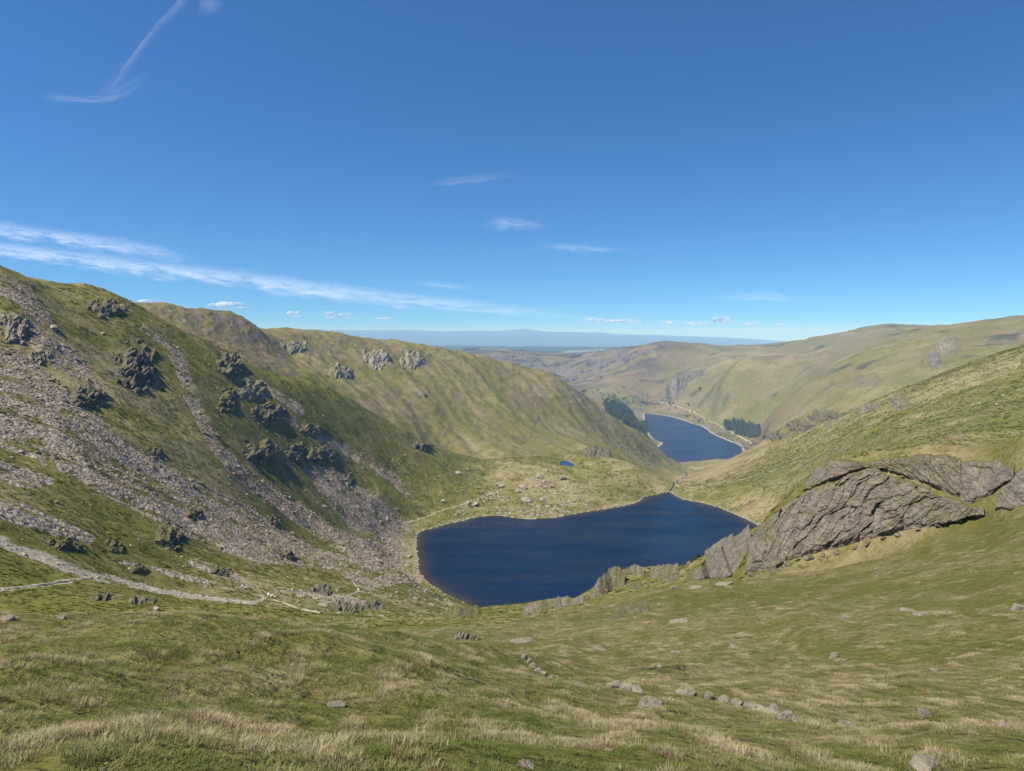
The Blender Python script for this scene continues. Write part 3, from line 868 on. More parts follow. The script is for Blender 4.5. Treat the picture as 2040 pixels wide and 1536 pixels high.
# ------------------------------------------------------------------ the sheet, cut along its hidden hollows into named pieces
nt_, nr_ = GX.shape
VTX = np.stack([GX, GY, GZ], -1)
du = np.zeros_like(VTX); du[1:-1] = VTX[2:] - VTX[:-2]; du[0] = VTX[1] - VTX[0]; du[-1] = VTX[-1] - VTX[-2]
dr = np.zeros_like(VTX); dr[:, 1:-1] = VTX[:, 2:] - VTX[:, :-2]; dr[:, 0] = VTX[:, 1] - VTX[:, 0]; dr[:, -1] = VTX[:, -1] - VTX[:, -2]
NRM = np.cross(du, dr); NRM /= np.linalg.norm(NRM, axis=2)[..., None] + 1e-12
NRM = np.where(NRM[..., 2:3] < 0, -NRM, NRM)
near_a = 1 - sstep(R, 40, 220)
cover = np.stack([scree, rock, path, dark], -1)
gkind = np.stack([tone, lush, brown, shore_s], -1)
lowl = np.stack([plain, np.where(R > 25500, 0.15 * fid, np.where(hedge > 0.5, 0.1, fid)), woodl, near_a], -1)

UC = CX + FPX * np.tan(np.clip(TH, -1.3, 1.3))[:, None]     # frame column of each sheet column
def bound(pts):
    p = np.array(pts, float)
    return np.interp(UC, p[:, 0], p[:, 1])
b_near = bound([(-900,60),(0,50),(700,52),(860,56),(930,150),(1000,205),(1200,205),(1400,220),(1540,228),(1750,200),(2040,186),(2900,200)])
b_mid = bound([(-900,620),(0,620),(180,740),(262,800),(350,850),(530,930),(760,1040),(900,1110),(1190,1120),(1310,1040),(1336,960),(1362,1400),(1480,1800),(1700,1550),(2040,1300),(2900,1200)])
b_rid = bound([(-900,1700),(262,1700),(525,2000),(850,2500),(1100,2640),(1230,2480),(1330,2260),(1420,2170),(1480,1950),(1700,1600),(2040,1340),(2900,1240)])
reg = np.full(GX.shape, 5)
reg[R < 24500] = 4
reg[R < 7300] = 3
reg[GY < b_rid] = 2
reg[(GY < b_mid) & (GX >= 0.2185 * GY)] = 6
reg[(GY < b_mid) & (GX < 0.2185 * GY)] = 1
reg[(GY < b_near) | (np.abs(TH)[:, None] > 1.2) & (R < 60)] = 0
freg = reg[:-1, :-1]
names = {0: 'foreground_slope', 1: 'left_fell', 2: 'middle_ridge', 3: 'far_fell', 4: 'plain', 5: 'distant_hills', 6: 'right_fell'}
idx = np.arange(nt_ * nr_).reshape(nt_, nr_)
quads = np.stack([idx[:-1, :-1], idx[1:, :-1], idx[1:, 1:], idx[:-1, 1:]], -1)
LAND = {}
for k, nm in names.items():
    f = quads[freg == k].reshape(-1, 4)
    used = np.unique(f)
    remap = np.full(nt_ * nr_, -1); remap[used] = np.arange(len(used))
    me = mesh_from(nm, VTX.reshape(-1, 3)[used], remap[f])
    for an, arr in (('cover', cover), ('grass_kind', gkind), ('lowland', lowl)):
        add_attr(me, an, arr.reshape(-1, 4)[used], 'FLOAT_COLOR')
    try:
        me.normals_split_custom_set_from_vertices(NRM.reshape(-1, 3)[used].astype(float))
    except Exception as e:
        print('normals', e)
    LAND[k] = link(nm, me, m_ground, kind='structure')

# ------------------------------------------------------------------ water
def water_material(name, deep, shallow, wave):
    m = bpy.data.materials.new(name)
    w = NT(m)
    P = w.pos()
    Ps = w.scalev(P, (1.0, 2.2, 1.0))
    h = w.math('ADD', w.noise(Ps, wave, 3.0, 0.6), w.math('MULTIPLY', w.noise(w.scalev(P, (0.6, 2.4, 1.0)), wave * 0.28, 3.0, 0.6), 2.6))
    a = w.attr('shallow')
    c = w.mix(w.ramp(a.outputs['Fac'], 0.0, 1.0), deep, shallow)
    b = w.out(c, 0.12, h, 0.55 / wave, 0.9, 0.12)
    w.set(b.inputs['Roughness'], w.ramp(w.noise(w.scalev(P, (1.0, 3.0, 1.0)), 0.012 * max(1.0, 0.9 / wave) if wave > 0.5 else 0.004, 4.0, 0.6), 0.35, 0.65, 0.12, 0.26))
    w.set(b.inputs['Specular IOR Level'], w.ramp(w.noise(w.scalev(P, (0.7, 2.6, 1.0)), 0.016 if wave > 0.5 else 0.005, 5.0, 0.62), 0.35, 0.7, 0.05, 0.24))
    b.inputs['IOR'].default_value = 1.33
    return m

def water_sheet(name, outline, level, mat, label_depth, margin=0.0):
    import bmesh
    bm = bmesh.new()
    vs = [bm.verts.new((p[0], p[1], level)) for p in outline]
    f = bm.faces.new(vs)
    bmesh.ops.triangulate(bm, faces=[f])
    for _ in range(5):
        long = [e for e in bm.edges if e.calc_length() > label_depth]
        if not long: break
        bmesh.ops.subdivide_edges(bm, edges=long, cuts=1)
        bmesh.ops.triangulate(bm, faces=[f for f in bm.faces if len(f.verts) > 3])
    me = bpy.data.meshes.new(name); bm.to_mesh(me); bm.free()
    co = np.empty(len(me.vertices) * 3, np.float32); me.vertices.foreach_get('co', co); co = co.reshape(-1, 3)
    d, _ = seg_dist(co[:, 0], co[:, 1], outline[::2], True)
    add_attr(me, 'shallow', np.exp(-d / margin) if margin else np.zeros(len(co)))
    me.polygons.foreach_set('use_smooth', np.ones(len(me.polygons), bool))
    if me.polygons[0].normal.z < 0: me.flip_normals()
    return link(name, me, mat, kind='structure')

def grown(p, d):
    n = np.roll(p, -1, 0) - np.roll(p, 1, 0)
    n = np.c_[n[:, 1], -n[:, 0]] / (np.linalg.norm(n, axis=1)[:, None] + 1e-9)
    c = p.mean(0)
    area = 0.5 * np.sum(p[:, 0] * np.roll(p[:, 1], -1) - np.roll(p[:, 0], -1) * p[:, 1])
    return p + n * d * (1 if area > 0 else -1)

m_tarn = water_material('tarn_water', (0.0006, 0.0125, 0.042), (0.045, 0.038, 0.026), 0.9)
m_lake = water_material('reservoir_water', (0.002, 0.030, 0.088), (0.02, 0.03, 0.06), 0.35)
tarn = water_sheet('tarn_water', grown(tarn_p, 0.8), TARN_Z, m_tarn, 14.0, 7.0)
lake = water_sheet('reservoir_water', grown(lake_p, 3.0), LAKE_Z, m_lake, 120.0, 6.0)
pond = water_sheet('pond_water', grown(pond_p, 0.3), POND_Z, water_material('pond_water', (0.006, 0.05, 0.19), (0.03, 0.05, 0.10), 0.9), 8.0, 0.6)  # bright blue of the reflected sky is put into the pond's base colour

# ------------------------------------------------------------------ trodden footpaths, laid on the land
m_path = bpy.data.materials.new('trodden_stone'); t = NT(m_path)
_v = t.voro(t.pos(), 1.4); _s = t.n('ShaderNodeSeparateColor'); t.t.links.new(_v.outputs['Color'], _s.inputs[0])
t.out(t.mix(_s.outputs[0], (0.33, 0.28, 0.20), (0.50, 0.43, 0.32)), 0.95, _v.outputs['Distance'], 0.2, 0.8, 0.1)
def footpath(uv, width, step=2.0, seed=1):
    p = np.array(uv, float)
    d = np.r_[0, np.cumsum(np.hypot(np.diff(p[:, 0]), np.diff(p[:, 1])))]
    s = np.arange(0, d[-1], step)
    P3 = seen(np.interp(s, d, p[:, 0]), np.interp(s, d, p[:, 1]))[:, :2]
    for _ in range(3):
        P3[1:-1] = 0.25 * P3[:-2] + 0.5 * P3[1:-1] + 0.25 * P3[2:]
    L = np.r_[0, np.cumsum(np.linalg.norm(np.diff(P3, axis=0), axis=1))]
    q = np.arange(0, L[-1], max(1.2, width * 0.8))
    P3 = np.c_[np.interp(q, L, P3[:, 0]), np.interp(q, L, P3[:, 1])]
    P3 += np.c_[noise2(q / 7, q * 0, seed), noise2(q / 7, q * 0 + 9, seed)] * width * 0.5
    dd = np.gradient(P3, axis=0); dd /= np.linalg.norm(dd, axis=1)[:, None] + 1e-9
    nr = np.c_[-dd[:, 1], dd[:, 0]]
    rows = []
    for k in (-1, -0.33, 0.33, 1):
        w = width * 0.5 * k * (0.8 + 0.5 * noise2(q / 3.1, q * 0 + k * 3, seed + 1))
        x = P3[:, 0] + nr[:, 0] * w; y = P3[:, 1] + nr[:, 1] * w
        rows.append(np.c_[x, y, land_z(x, y) + (0.22 if abs(k) < 1 else 0.02)])
    V3 = np.stack(rows, 1).reshape(-1, 3)
    n = len(q)
    f = [(i * 4 + k, i * 4 + k + 1, i * 4 + k + 5, i * 4 + k + 4) for i in range(n - 1) for k in range(3)]
    return link('footpath', mesh_from('footpath', V3, np.array(f)[:, ::-1], True), m_path, kind='structure')
footpath([(806,1042),(830,1036),(850,1030),(865,1022),(880,1017),(900,1011),(920,1006),(940,997),(960,990),(985,981),(996,978)], 1.5, seed=2)
footpath([(545,1195),(575,1205),(600,1214),(625,1219),(650,1224)], 0.9, seed=3)
footpath([(622,1192),(662,1190),(690,1188),(710,1182),(716,1175),(708,1167),(698,1152),(712,1142),(738,1120),(752,1102),(775,1085),(782,1070),(776,1058)], 1.1, seed=4)
footpath([(-30,1179),(30,1172),(80,1166),(140,1157),(200,1150)], 0.7, seed=5)
footpath([(1310,800),(1345,808),(1375,818),(1400,832),(1430,846),(1470,868),(1500,884)], 5.0, seed=6)
def stream_ribbon(uv, width, seed):
    o = footpath(uv, width, seed=seed)
    o.name = 'stream'; o.data.name = 'stream'; o.data.materials.clear(); o.data.materials.append(m_lake)
    add_attr(o.data, 'shallow', np.zeros(len(o.data.vertices)))
stream_ribbon([(1334,979),(1339,972),(1342,965),(1348,958),(1362,952),(1370,946),(1364,940),(1352,935),(1349,928),(1347,922)], 2.4, 9)
footpath([(1370,972),(1420,966),(1480,955),(1540,938),(1600,915)], 1.6, seed=7)
# ------------------------------------------------------------------ stone
import bmesh

def stone_material(name, pale, darkc, lichen, moss, scale=1.0, bump=0.06, tinted=False):
    m = bpy.data.materials.new(name)
    t = NT(m)
    P = t.pos()
    n1 = t.noise(P, 0.9 * scale, 5.0, 0.65)
    n2 = t.noise(P, 6.0 * scale, 4.0, 0.65)
    Pst = t.scalev(P, (1.0, 0.6, 3.2))
    n3 = t.noise(Pst, 1.6 * scale, 4.0, 0.7)
    c = t.mix(t.ramp(n1, 0.3, 0.7), darkc, pale)
    c = t.mix(t.math('MULTIPLY', t.ramp(n3, 0.52, 0.68), 0.65), c, tuple(x * 0.55 for x in darkc))
    c = t.mix(t.math('MULTIPLY', t.ramp(n2, 0.58, 0.68), lichen), c, (0.43, 0.42, 0.37))
    vo = t.voro(P, 3.2 * scale)
    c = t.mix(t.math('MULTIPLY', t.ramp(vo.outputs['Distance'], 0.22, 0.12), lichen * 0.7), c, (0.47, 0.46, 0.41))
    up = t.n('ShaderNodeSeparateXYZ'); t.t.links.new(t.n('ShaderNodeNewGeometry').outputs['Normal'], up.inputs[0])
    mo = t.math('MULTIPLY', t.ramp(t.math('ADD', up.outputs[2], t.math('MULTIPLY', t.math('SUBTRACT', n1, 0.5), 0.5)), 0.78, 0.90), t.ramp(n2, 0.2, 0.45))
    mo = t.math('MAXIMUM', mo, t.math('MULTIPLY', t.ramp(t.noise(P, 0.45 * scale, 4.0, 0.6), 0.60, 0.70), 0.8))
    c = t.mix(t.math('MULTIPLY', mo, moss), c, t.mix(n1, (0.10, 0.105, 0.022), (0.20, 0.175, 0.06)))
    if tinted:
        tv = t.attr('tint', 'INSTANCER').outputs['Fac']
        c = t.mix(1.0, c, t.mix(tv, (0.55, 0.52, 0.48), (1.25, 1.22, 1.18)), 'MULTIPLY')
    h = t.math('ADD', t.math('MULTIPLY', n3, 1.4), t.math('MULTIPLY', n2, 0.5))
    t.out(c, 0.9, h, bump / scale, 1.0, 0.2)
    return m

m_crag = stone_material('crag_stone', (0.365, 0.305, 0.238), (0.175, 0.145, 0.112), 0.3, 0.95, 1.1, 0.45)
m_darkcrag = stone_material('dark_crag_stone', (0.27, 0.225, 0.168), (0.13, 0.107, 0.08), 0.22, 0.9, 0.35, 0.5)
m_boulder = stone_material('boulder_stone', (0.48, 0.40, 0.31), (0.27, 0.22, 0.165), 0.35, 0.25, 0.5, 0.25)
m_stone = stone_material('field_stone', (0.36, 0.30, 0.245), (0.18, 0.145, 0.115), 0.7, 0.35, 5.0, 0.25)
m_scree = stone_material('scree_stone', (0.41, 0.338, 0.255), (0.225, 0.182, 0.134), 0.25, 0.1, 0.8, 0.25, True)

_ico = {}
def ico(sub):
    if sub not in _ico:
        bm = bmesh.new(); bmesh.ops.create_icosphere(bm, subdivisions=sub, radius=1.0)
        v = np.array([x.co[:] for x in bm.verts]); f = np.array([[q.index for q in p.verts] for p in bm.faces])
        bm.free(); _ico[sub] = (v / np.linalg.norm(v, axis=1)[:, None], f)
    return _ico[sub]

def rock_points(seed, sub, planes=11, rough=0.05, flat=0.7):
    rg = np.random.default_rng(seed)
    d, f = ico(sub)
    n = rg.normal(size=(planes, 3)); n /= np.linalg.norm(n, axis=1)[:, None]
    o = rg.uniform(0.55, 0.95, planes)
    n = np.r_[n, [[0, 0, 1]]]; o = np.r_[o, flat]
    dot = np.maximum(d @ n.T, 1e-3)
    rad = np.minimum((o / dot).min(1), 1.15)
    p = d * rad[:, None]
    k = fbm(p[:, 0] * 2.1 + seed, p[:, 1] * 2.1 + p[:, 2] * 1.7, 3, seed) * rough + fbm(p[:, 2] * 5 + seed, p[:, 0] * 5 - p[:, 1] * 4, 2, seed + 5) * rough * 0.6
    return p * (1 + k)[:, None], f

def rock_mesh(name, seed, sub=2, size=(1, 1, 0.7), mat=None, smooth=False, planes=11, rough=0.05, flat=0.7):
    p, f = rock_points(seed, sub, planes, rough, flat)
    me = mesh_from(name, p * np.array(size), f, smooth)
    if mat: me.materials.append(mat)
    return me

def to_rot(normal, spin, tilt=1.0):
    up = Vector((0, 0, 1)).lerp(Vector(normal), tilt).normalized()
    return (up.to_track_quat('Z', 'Y').to_matrix() @ Matrix.Rotation(spin, 3, 'Z')).to_euler()

# ---- outcrops grown out of the slope: a piece of the slope pushed out in blocks and ledges
def crag(u, v, w, h, seed, relief, label, mat, res=52, group=None, block=0.26, name='crag', lean=0.3, stretch=1.0, category='crag'):
    p = seen([u], [v])[0]
    dist = math.hypot(p[0], p[1])
    W = w * dist / FPX
    nrm = land_normal([p[0]], [p[1]], max(4.0, W * 0.7))[0]
    gh = nrm[:2] / (np.linalg.norm(nrm[:2]) + 1e-9)             # downhill in plan
    ct = np.array([-gh[1], gh[0]])
    H = h * dist / FPX
    n, m = res, max(12, int(res * min(2.0, max(0.5, h / w))))
    a = np.linspace(-1, 1, n); b = np.linspace(-1, 1, m)
    Am, Bm = np.meshgrid(a, b, indexing='ij')
    # the patch of hillside that stands behind this outline
    ra_, ry_, rz_ = ray(u + Am * w * 0.62, v - Bm * h * 0.62)
    den = nrm[0] * ra_ + nrm[1] * ry_ + nrm[2] * rz_
    den = np.minimum(den, -0.06)
    tt = (nrm[0] * p[0] + nrm[1] * p[1] + nrm[2] * (p[2] - EYE_Z)) / den
    lim = dist + np.clip(tt * np.hypot(ra_, ry_) - dist, -1.6 * max(W, H), 1.6 * max(W, H))
    tt = lim / np.hypot(ra_, ry_)
    px, py = ra_ * tt, ry_ * tt
    pz = land_z(px.ravel(), py.ravel()).reshape(px.shape)
    S = max(W, 1e-3)
    fx, fy = Am * W / S, Bm * H / S
    rr = np.hypot(Am, Bm) + 0.95 * fbm(fx * 2.6 + seed, fy * 2.6, 4, seed)
    mask = (1 - sstep(rr, 0.35, 0.95)) * sstep(1 - np.maximum(np.abs(Am), np.abs(Bm)), 0, 0.15)
    d1, d2, c1 = worley(fx / block + 3.3 * seed, fy / block * 0.8, seed)
    e1, e2, c2 = worley(fx / block * 2.3 + seed, fy / block * 2.0, seed + 1)
    hh = 0.65 * c1 + 0.28 * c2 + 0.30 * fbm(fx * 3, fy * 3, 3, seed + 2) - 0.20 * (d2 - d1 < 0.07) - 0.08 * (e2 - e1 < 0.09)
    led = fy * 4.5 + 1.6 * fbm(fx * 1.8 + 5, fy * 1.8, 3, seed + 6)
    hh = 0.75 * hh + 0.55 * (led - np.floor(led)) ** 1.5 * (0.4 + c1)
    amp = relief * S * 0.62
    out = mask * (0.25 + hh) * amp - (1 - mask) * 0.12 * amp - 0.02 * amp
    for _ in range(0):
        q_ = np.pad(out, 1, mode='edge')
        out = 0.5 * out + 0.125 * (q_[:-2, 1:-1] + q_[2:, 1:-1] + q_[1:-1, :-2] + q_[1:-1, 2:])
    dirx, diry, dirz = nrm[0] + gh[0] * lean, nrm[1] + gh[1] * lean, nrm[2]
    L = math.sqrt(dirx ** 2 + diry ** 2 + dirz ** 2)
    wig = fbm(fx * 6, fy * 6, 2, seed + 3) * amp * 0.08 * mask
    X = px + dirx / L * out + ct[0] * wig; Y = py + diry / L * out + ct[1] * wig; Z = pz + dirz / L * out
    idx = np.arange(n * m).reshape(n, m)
    f = np.stack([idx[:-1, :-1], idx[1:, :-1], idx[1:, 1:], idx[:-1, 1:]], -1).reshape(-1, 4)
    pts = np.stack([X, Y, Z], -1).reshape(-1, 3)
    e1v = pts[f[:, 1]] - pts[f[:, 0]]; e2v = pts[f[:, 3]] - pts[f[:, 0]]
    if np.cross(e1v, e2v)[:, 2].mean() < 0: f = f[:, ::-1]
    keep = (mask.reshape(-1)[f] > 0.001).any(1)
    me = mesh_from(name, pts - p, f[keep], False)
    used = np.unique(f[keep])
    return link(name, me, mat, label=label, category=category, group=group, loc=p)

CRAGS = [ # u, v, w, h, relief, label
 (268,738,84,120,.26,'tall dark broken crag in the grass high on the left fell'),
 (212,614,84,40,.16,'low dark rocks just under the skyline of the left fell'),
 (455,727,56,62,.30,'dark overhanging buttress at the top of the grassy rib on the left fell'),
 (452,800,44,60,.26,'dark rock step below the overhanging buttress'),
 (500,775,70,50,.14,'pale brown weathered rock face right of the buttress'),
 (535,825,70,50,.18,'brown rock ribs on the slope below the weathered rock face'),
 (168,792,100,44,.20,'long dark ledge at the edge of the upper scree'),
 (30,662,70,50,.20,'big pale slab of rock at the left edge in the scree'),
 (75,715,60,26,.16,'flat pale slab lying below the big slab in the scree'),
 (520,905,84,50,.22,'dark ragged crag left of the gully on the left fell'),
 (588,900,40,50,.28,'black wet cleft of rock in the middle of the lower crags'),
 (640,905,70,40,.20,'dark ledges right of the black cleft'),
 (625,855,60,22,.20,'short dark ledge above the lower crags'),
 (695,952,18,24,.3,'lone dark rock beside the grey scree fan'),
 (335,1072,64,60,.30,'dark deep-shadowed outcrop in the grass above the stony path'),
 (440,1138,46,34,.30,'dark knob of rock right of the deep-shadowed outcrop'),
 (230,1092,40,44,.24,'brown hummock of rock left of the deep-shadowed outcrop'),
 (130,1085,70,34,.22,'line of dark turf-topped ledges over the stony path'),
 (278,1132,44,22,.26,'small dark outcrop close above the stony path'),
 (312,902,34,22,.28,'small dark rock in the grass strip above the big scree'),
 (385,1020,34,22,.28,'dark rock poking out of the middle of the big scree'),
 (572,1110,40,26,.28,'dark rock in the lower end of the big scree'),
 (545,1040,24,20,.3,'small dark rock between two streams of scree'),
 (20,640,50,30,.2,'jumbled dark blocks above the big pale slab'),
 (640,1180,60,26,.20,'broad grey slab with a dark crack beside the lower path'),
 (690,1215,60,30,.18,'grey ridge of rock beyond the edge of the grassy knoll'),
 (740,1205,50,24,.2,'grey rock rib standing left of the tarn'),
 (280,1196,60,18,.2,'flat grey rocks below the path at the knoll edge'),
 (200,1190,40,16,.25,'dark low rocks below the path on the far left'),
 (750,716,56,44,.20,'grey crag high on the middle ridge, left of a twin'),
 (822,714,50,40,.20,'grey crag high on the middle ridge, right of a twin'),
 (588,690,60,22,.16,'low grey rocks near the crest of the middle ridge'),
 (676,742,66,30,.16,'broken grey outcrop on the face of the middle ridge'),
 (840,783,18,14,.25,'lone grey rock in the middle of the ridge face'),
 (1885,692,40,36,.14,'grey scarred crag high on the far right hillside'),
 (840,886,40,18,.25,'brown rocks on the end of the green spur'),
 (1190,900,56,20,.22,'weathered rock knoll behind the small pond'),
 (1268,1168,44,16,.09,'low grey rock on the slope right of the upright buttress'),
 (1332,1152,48,18,.09,'grey ribbed rock on the slope between buttress and tilted slab'),
 (1150,1214,54,14,.09,'flat grey rock under the brink left of the upright buttress'),
 (1050,1222,54,12,.09,'low grey rock on the tan grass behind the knoll'),
 (1262,1214,76,22,.07,'long grey slab running up the slope above the brink'),
 (1222,1232,56,14,.07,'low slab at the lower end of the long grey slab'),
 (870,1222,60,18,.09,'smooth grey slab at the brink above the tarn'),
 (1795,803,54,22,.22,'ribbed grey crag in the middle of the right fell'),
 (1640,830,70,18,.2,'broken rock band along the crest of the right fell'),
 (1590,850,60,20,.22,'lower rock band falling along the crest of the right fell'),
 (1545,872,50,20,.25,'jagged rocks at the low end of the right fell crest'),
 (1730,812,40,14,.2,'small grey rocks left of the ribbed crag'),
]
for i, (u, v, w, h, rel, lab) in enumerate(CRAGS):
    pale = any(k in lab for k in ('pale', 'grey'))
    if u < 720 and v > 560 and w > 36 and v < 1160: w *= 0.86; h *= 0.86
    crag(u, v, w, h, 300 + i * 7, rel, lab, m_crag if pale else m_darkcrag, res=int(min(64, max(22, w * 0.8))), block=0.3 if w < 45 else 0.22, category='rock' if 'crag' not in lab else 'crag')

# ---- the near crag: faces modelled from their own bottom and top edges
def resample(pts, n):
    p = np.array(pts, float)
    d = np.r_[0, np.cumsum(np.hypot(np.diff(p[:, 0]), np.diff(p[:, 1])))]
    s = np.linspace(0, d[-1], n)
    return np.stack([np.interp(s, d, p[:, k]) for k in range(p.shape[1])], 1)

def rock_face(name, bottom, top, n, m, seed, amp, mat, parent=None, back=6.0, bulge=0.8, cell=1.6, slant=0.5, deeper=0.0, **kw):
    """bottom/top: (u, v, D) edges. Rows rise from bottom to top, then turn over and go down behind."""
    B = resample(bottom, n); T = resample(top, n)
    s0 = np.linspace(0, n / 22.0, n)
    B[:, 1] += 7 * fbm(s0, s0 * 0 + seed, 3, seed + 20); T[:, 1] += 6 * fbm(s0, s0 * 0 + seed, 3, seed + 21) * np.minimum(1, np.linspace(0, 8, n))
    # the foot stands on the land; the top keeps its set-back from the foot
    ground = seen(B[:, 0], B[:, 1])[:, 1] + deeper
    k = np.ones(31) / 31
    gs = np.convolve(np.pad(ground, 15, mode='edge'), k, 'valid')
    T[:, 2] = gs + 0.68 * (T[:, 2] - B[:, 2]); B[:, 2] = gs
    bx = np.stack(place(B[:, 0], B[:, 1], B[:, 2]), 1); tx = np.stack(place(T[:, 0], T[:, 1], T[:, 2]), 1)
    t = np.linspace(0, 1, m)[None, :, None]
    face = bx[:, None] * (1 - t) + tx[:, None] * t
    view = face[:, :, :2] / np.linalg.norm(face[:, :, :2], axis=2)[..., None]
    # belly of the face
    bul = np.sin(np.pi * np.clip(t[..., 0], 0, 1)) ** 0.8 * bulge
    face[..., 0] -= view[..., 0] * bul; face[..., 1] -= view[..., 1] * bul
    # never sunk behind the turf it stands on
    fu, fv = project(face[..., 0], face[..., 1], face[..., 2])
    gd_ = seen(fu.ravel(), fv.ravel()); gd_ = np.hypot(gd_[:, 0], gd_[:, 1]).reshape(fu.shape)
    gd_ = np.where(gd_ > 135, 1e9, gd_) + deeper
    fr = np.hypot(face[..., 0], face[..., 1])
    over = np.maximum(0, fr - (gd_ - 0.5 * sstep(t[0, :, 0], 0.0, 0.15)[None]))
    ker = np.ones(9) / 9
    over = np.apply_along_axis(lambda q: np.convolve(np.pad(q, 4, mode='edge'), ker, 'valid'), 1, over)
    face -= (over / fr)[..., None] * (face - np.array([0, 0, EYE_Z]))
    s_len = np.r_[0, np.cumsum(np.linalg.norm(np.diff(bx, axis=0), axis=1))]
    hgt = np.linalg.norm(tx - bx, axis=1)
    S = np.repeat(s_len[:, None], m, 1); H = hgt[:, None] * t[0, :, 0][None]
    x1 = S + slant * H + 0.4 * cell * fbm(S / (cell * 1.4), H / (cell * 1.4), 3, seed + 11)
    H0 = H; H = H + 0.4 * cell * fbm(S / (cell * 1.4) + 40, H / (cell * 1.4), 3, seed + 12)
    d1, d2, c1 = worley(x1 / cell, H / (cell * 2.1), seed)
    e1, e2, c2 = worley(x1 / (cell * 0.36) + 9, H / (cell * 0.9), seed + 1)
    crack = -0.22 * np.exp(-((d2 - d1) / 0.06) ** 2) - 0.14 * np.exp(-((e2 - e1) / 0.10) ** 2)
    rel = 0.85 * (c1 - 0.4) + 0.35 * c2 + crack + 0.55 * fbm(S / (cell * 1.8), H / (cell * 2.5), 4, seed + 2) + 0.22 * fbm(S / 0.5, H / 0.6, 4, seed + 3)
    edge = np.minimum(sstep(np.linspace(0, 1, n), 0, 0.05), sstep(np.linspace(1, 0, n), 0, 0.05))[:, None]
    push = rel * amp * (0.35 + 0.65 * edge) * sstep(t[0, :, 0], -0.02, 0.12)[None]
    face[..., 0] -= view[..., 0] * push; face[..., 1] -= view[..., 1] * push
    face[..., 2] += 0.25 * amp * fbm(S / 0.9, H / 0.9, 3, seed + 4)
    # foot goes into the ground
    foot = face[:, :1].copy(); foot[..., 2] -= 1.5; foot[..., :2] += view[:, :1] * 1.0
    # top turns over: back along the sight line, then down
    vt = tx[:, :2] / np.linalg.norm(tx[:, :2], axis=1)[:, None]
    rows = [foot, face]
    for k, (bk, dn) in enumerate(((0.25, -0.05), (0.55, 0.10), (0.8, 0.45), (1.0, 1.3))):
        r = face[:, -1:].copy()
        r[:, 0, :2] += vt * back * bk; r[:, 0, 2] -= dn * back * 0.6
        r[:, 0, 2] += 0.2 * amp * noise2(s_len / 1.1, np.full(n, k * 0.7), seed + 8)
        rows.append(r)
    V3 = np.concatenate(rows, 1)
    m2 = V3.shape[1]
    idx = np.arange(n * m2).reshape(n, m2)
    f = np.stack([idx[:-1, :-1], idx[1:, :-1], idx[1:, 1:], idx[:-1, 1:]], -1).reshape(-1, 4)
    org = np.array([*bx.mean(0)]) if parent is None else np.array(parent.location)
    me = mesh_from(name, V3.reshape(-1, 3) - org, f, False)
    me.materials.append(mat)
    o = link(name, me, None, parent=parent, **kw)
    if parent is None: o.location = org
    return o

base = bpy.data.objects.new('rock_outcrop', None)
COL.objects.link(base)
base.location = place(1720, 1085, 64)
base['label'] = 'large grey slabby outcrop rising from the grass at the right, beside the tarn'
base['category'] = 'outcrop'
rock_face('rock_slab', [(1484,1142,99),(1530,1137,98),(1580,1112,96.5),(1650,1096,95),(1735,1072,93),(1800,1056,91.5),(1880,1044,89),(1962,1022,84.5)],
          [(1492,1085,103.5),(1515,1046,106),(1552,1018,107),(1600,986,108),(1662,962,107.5),(1728,932,106.5),(1800,957,103),(1850,977,99),(1905,998,94),(1960,1016,86)], 250, 120, 901, 0.85, m_crag, base, back=1.6, bulge=0.9, cell=2.6, slant=-0.55)
rock_face('rock_slab', [(1600,978,108),(1640,962,109),(1680,946,109),(1722,930,109)],
          [(1606,965,111),(1625,936,112.5),(1663,918,113),(1705,918,113),(1738,930,112)], 90, 50, 911, 0.45, m_crag, base, back=2.5, bulge=0.5, cell=1.3, deeper=0.0)
rock_face('rock_slab', [(1742,928,107),(1790,944,104.5),(1850,966,101),(1900,986,98),(1914,990,97)],
          [(1730,922,110),(1790,914,109),(1835,908,107.5),(1880,908,105.5),(1913,918,103)], 110, 60, 921, 0.65, m_crag, base, back=2.5, bulge=0.6, cell=1.4, deeper=0.0)
rock_face('rock_slab', [(1914,998,94.5),(1935,1003,93),(1975,985,92),(2018,950,91)],
          [(1914,924,98.5),(1945,918,98.5),(1985,921,97),(2020,934,95)], 80, 55, 931, 0.4, m_crag, base, back=2.0, bulge=0.5, cell=1.6, deeper=0.0)
rock_face('rock_slab', [(1982,1012,85),(2010,1016,82.5),(2040,1006,80),(2110,985,77),(2160,975,75)],
          [(1990,985,87),(2025,945,88),(2055,925,87),(2110,905,85),(2160,915,80)], 80, 55, 941, 0.35, m_crag, base, back=2.5, bulge=0.6, cell=1.8)

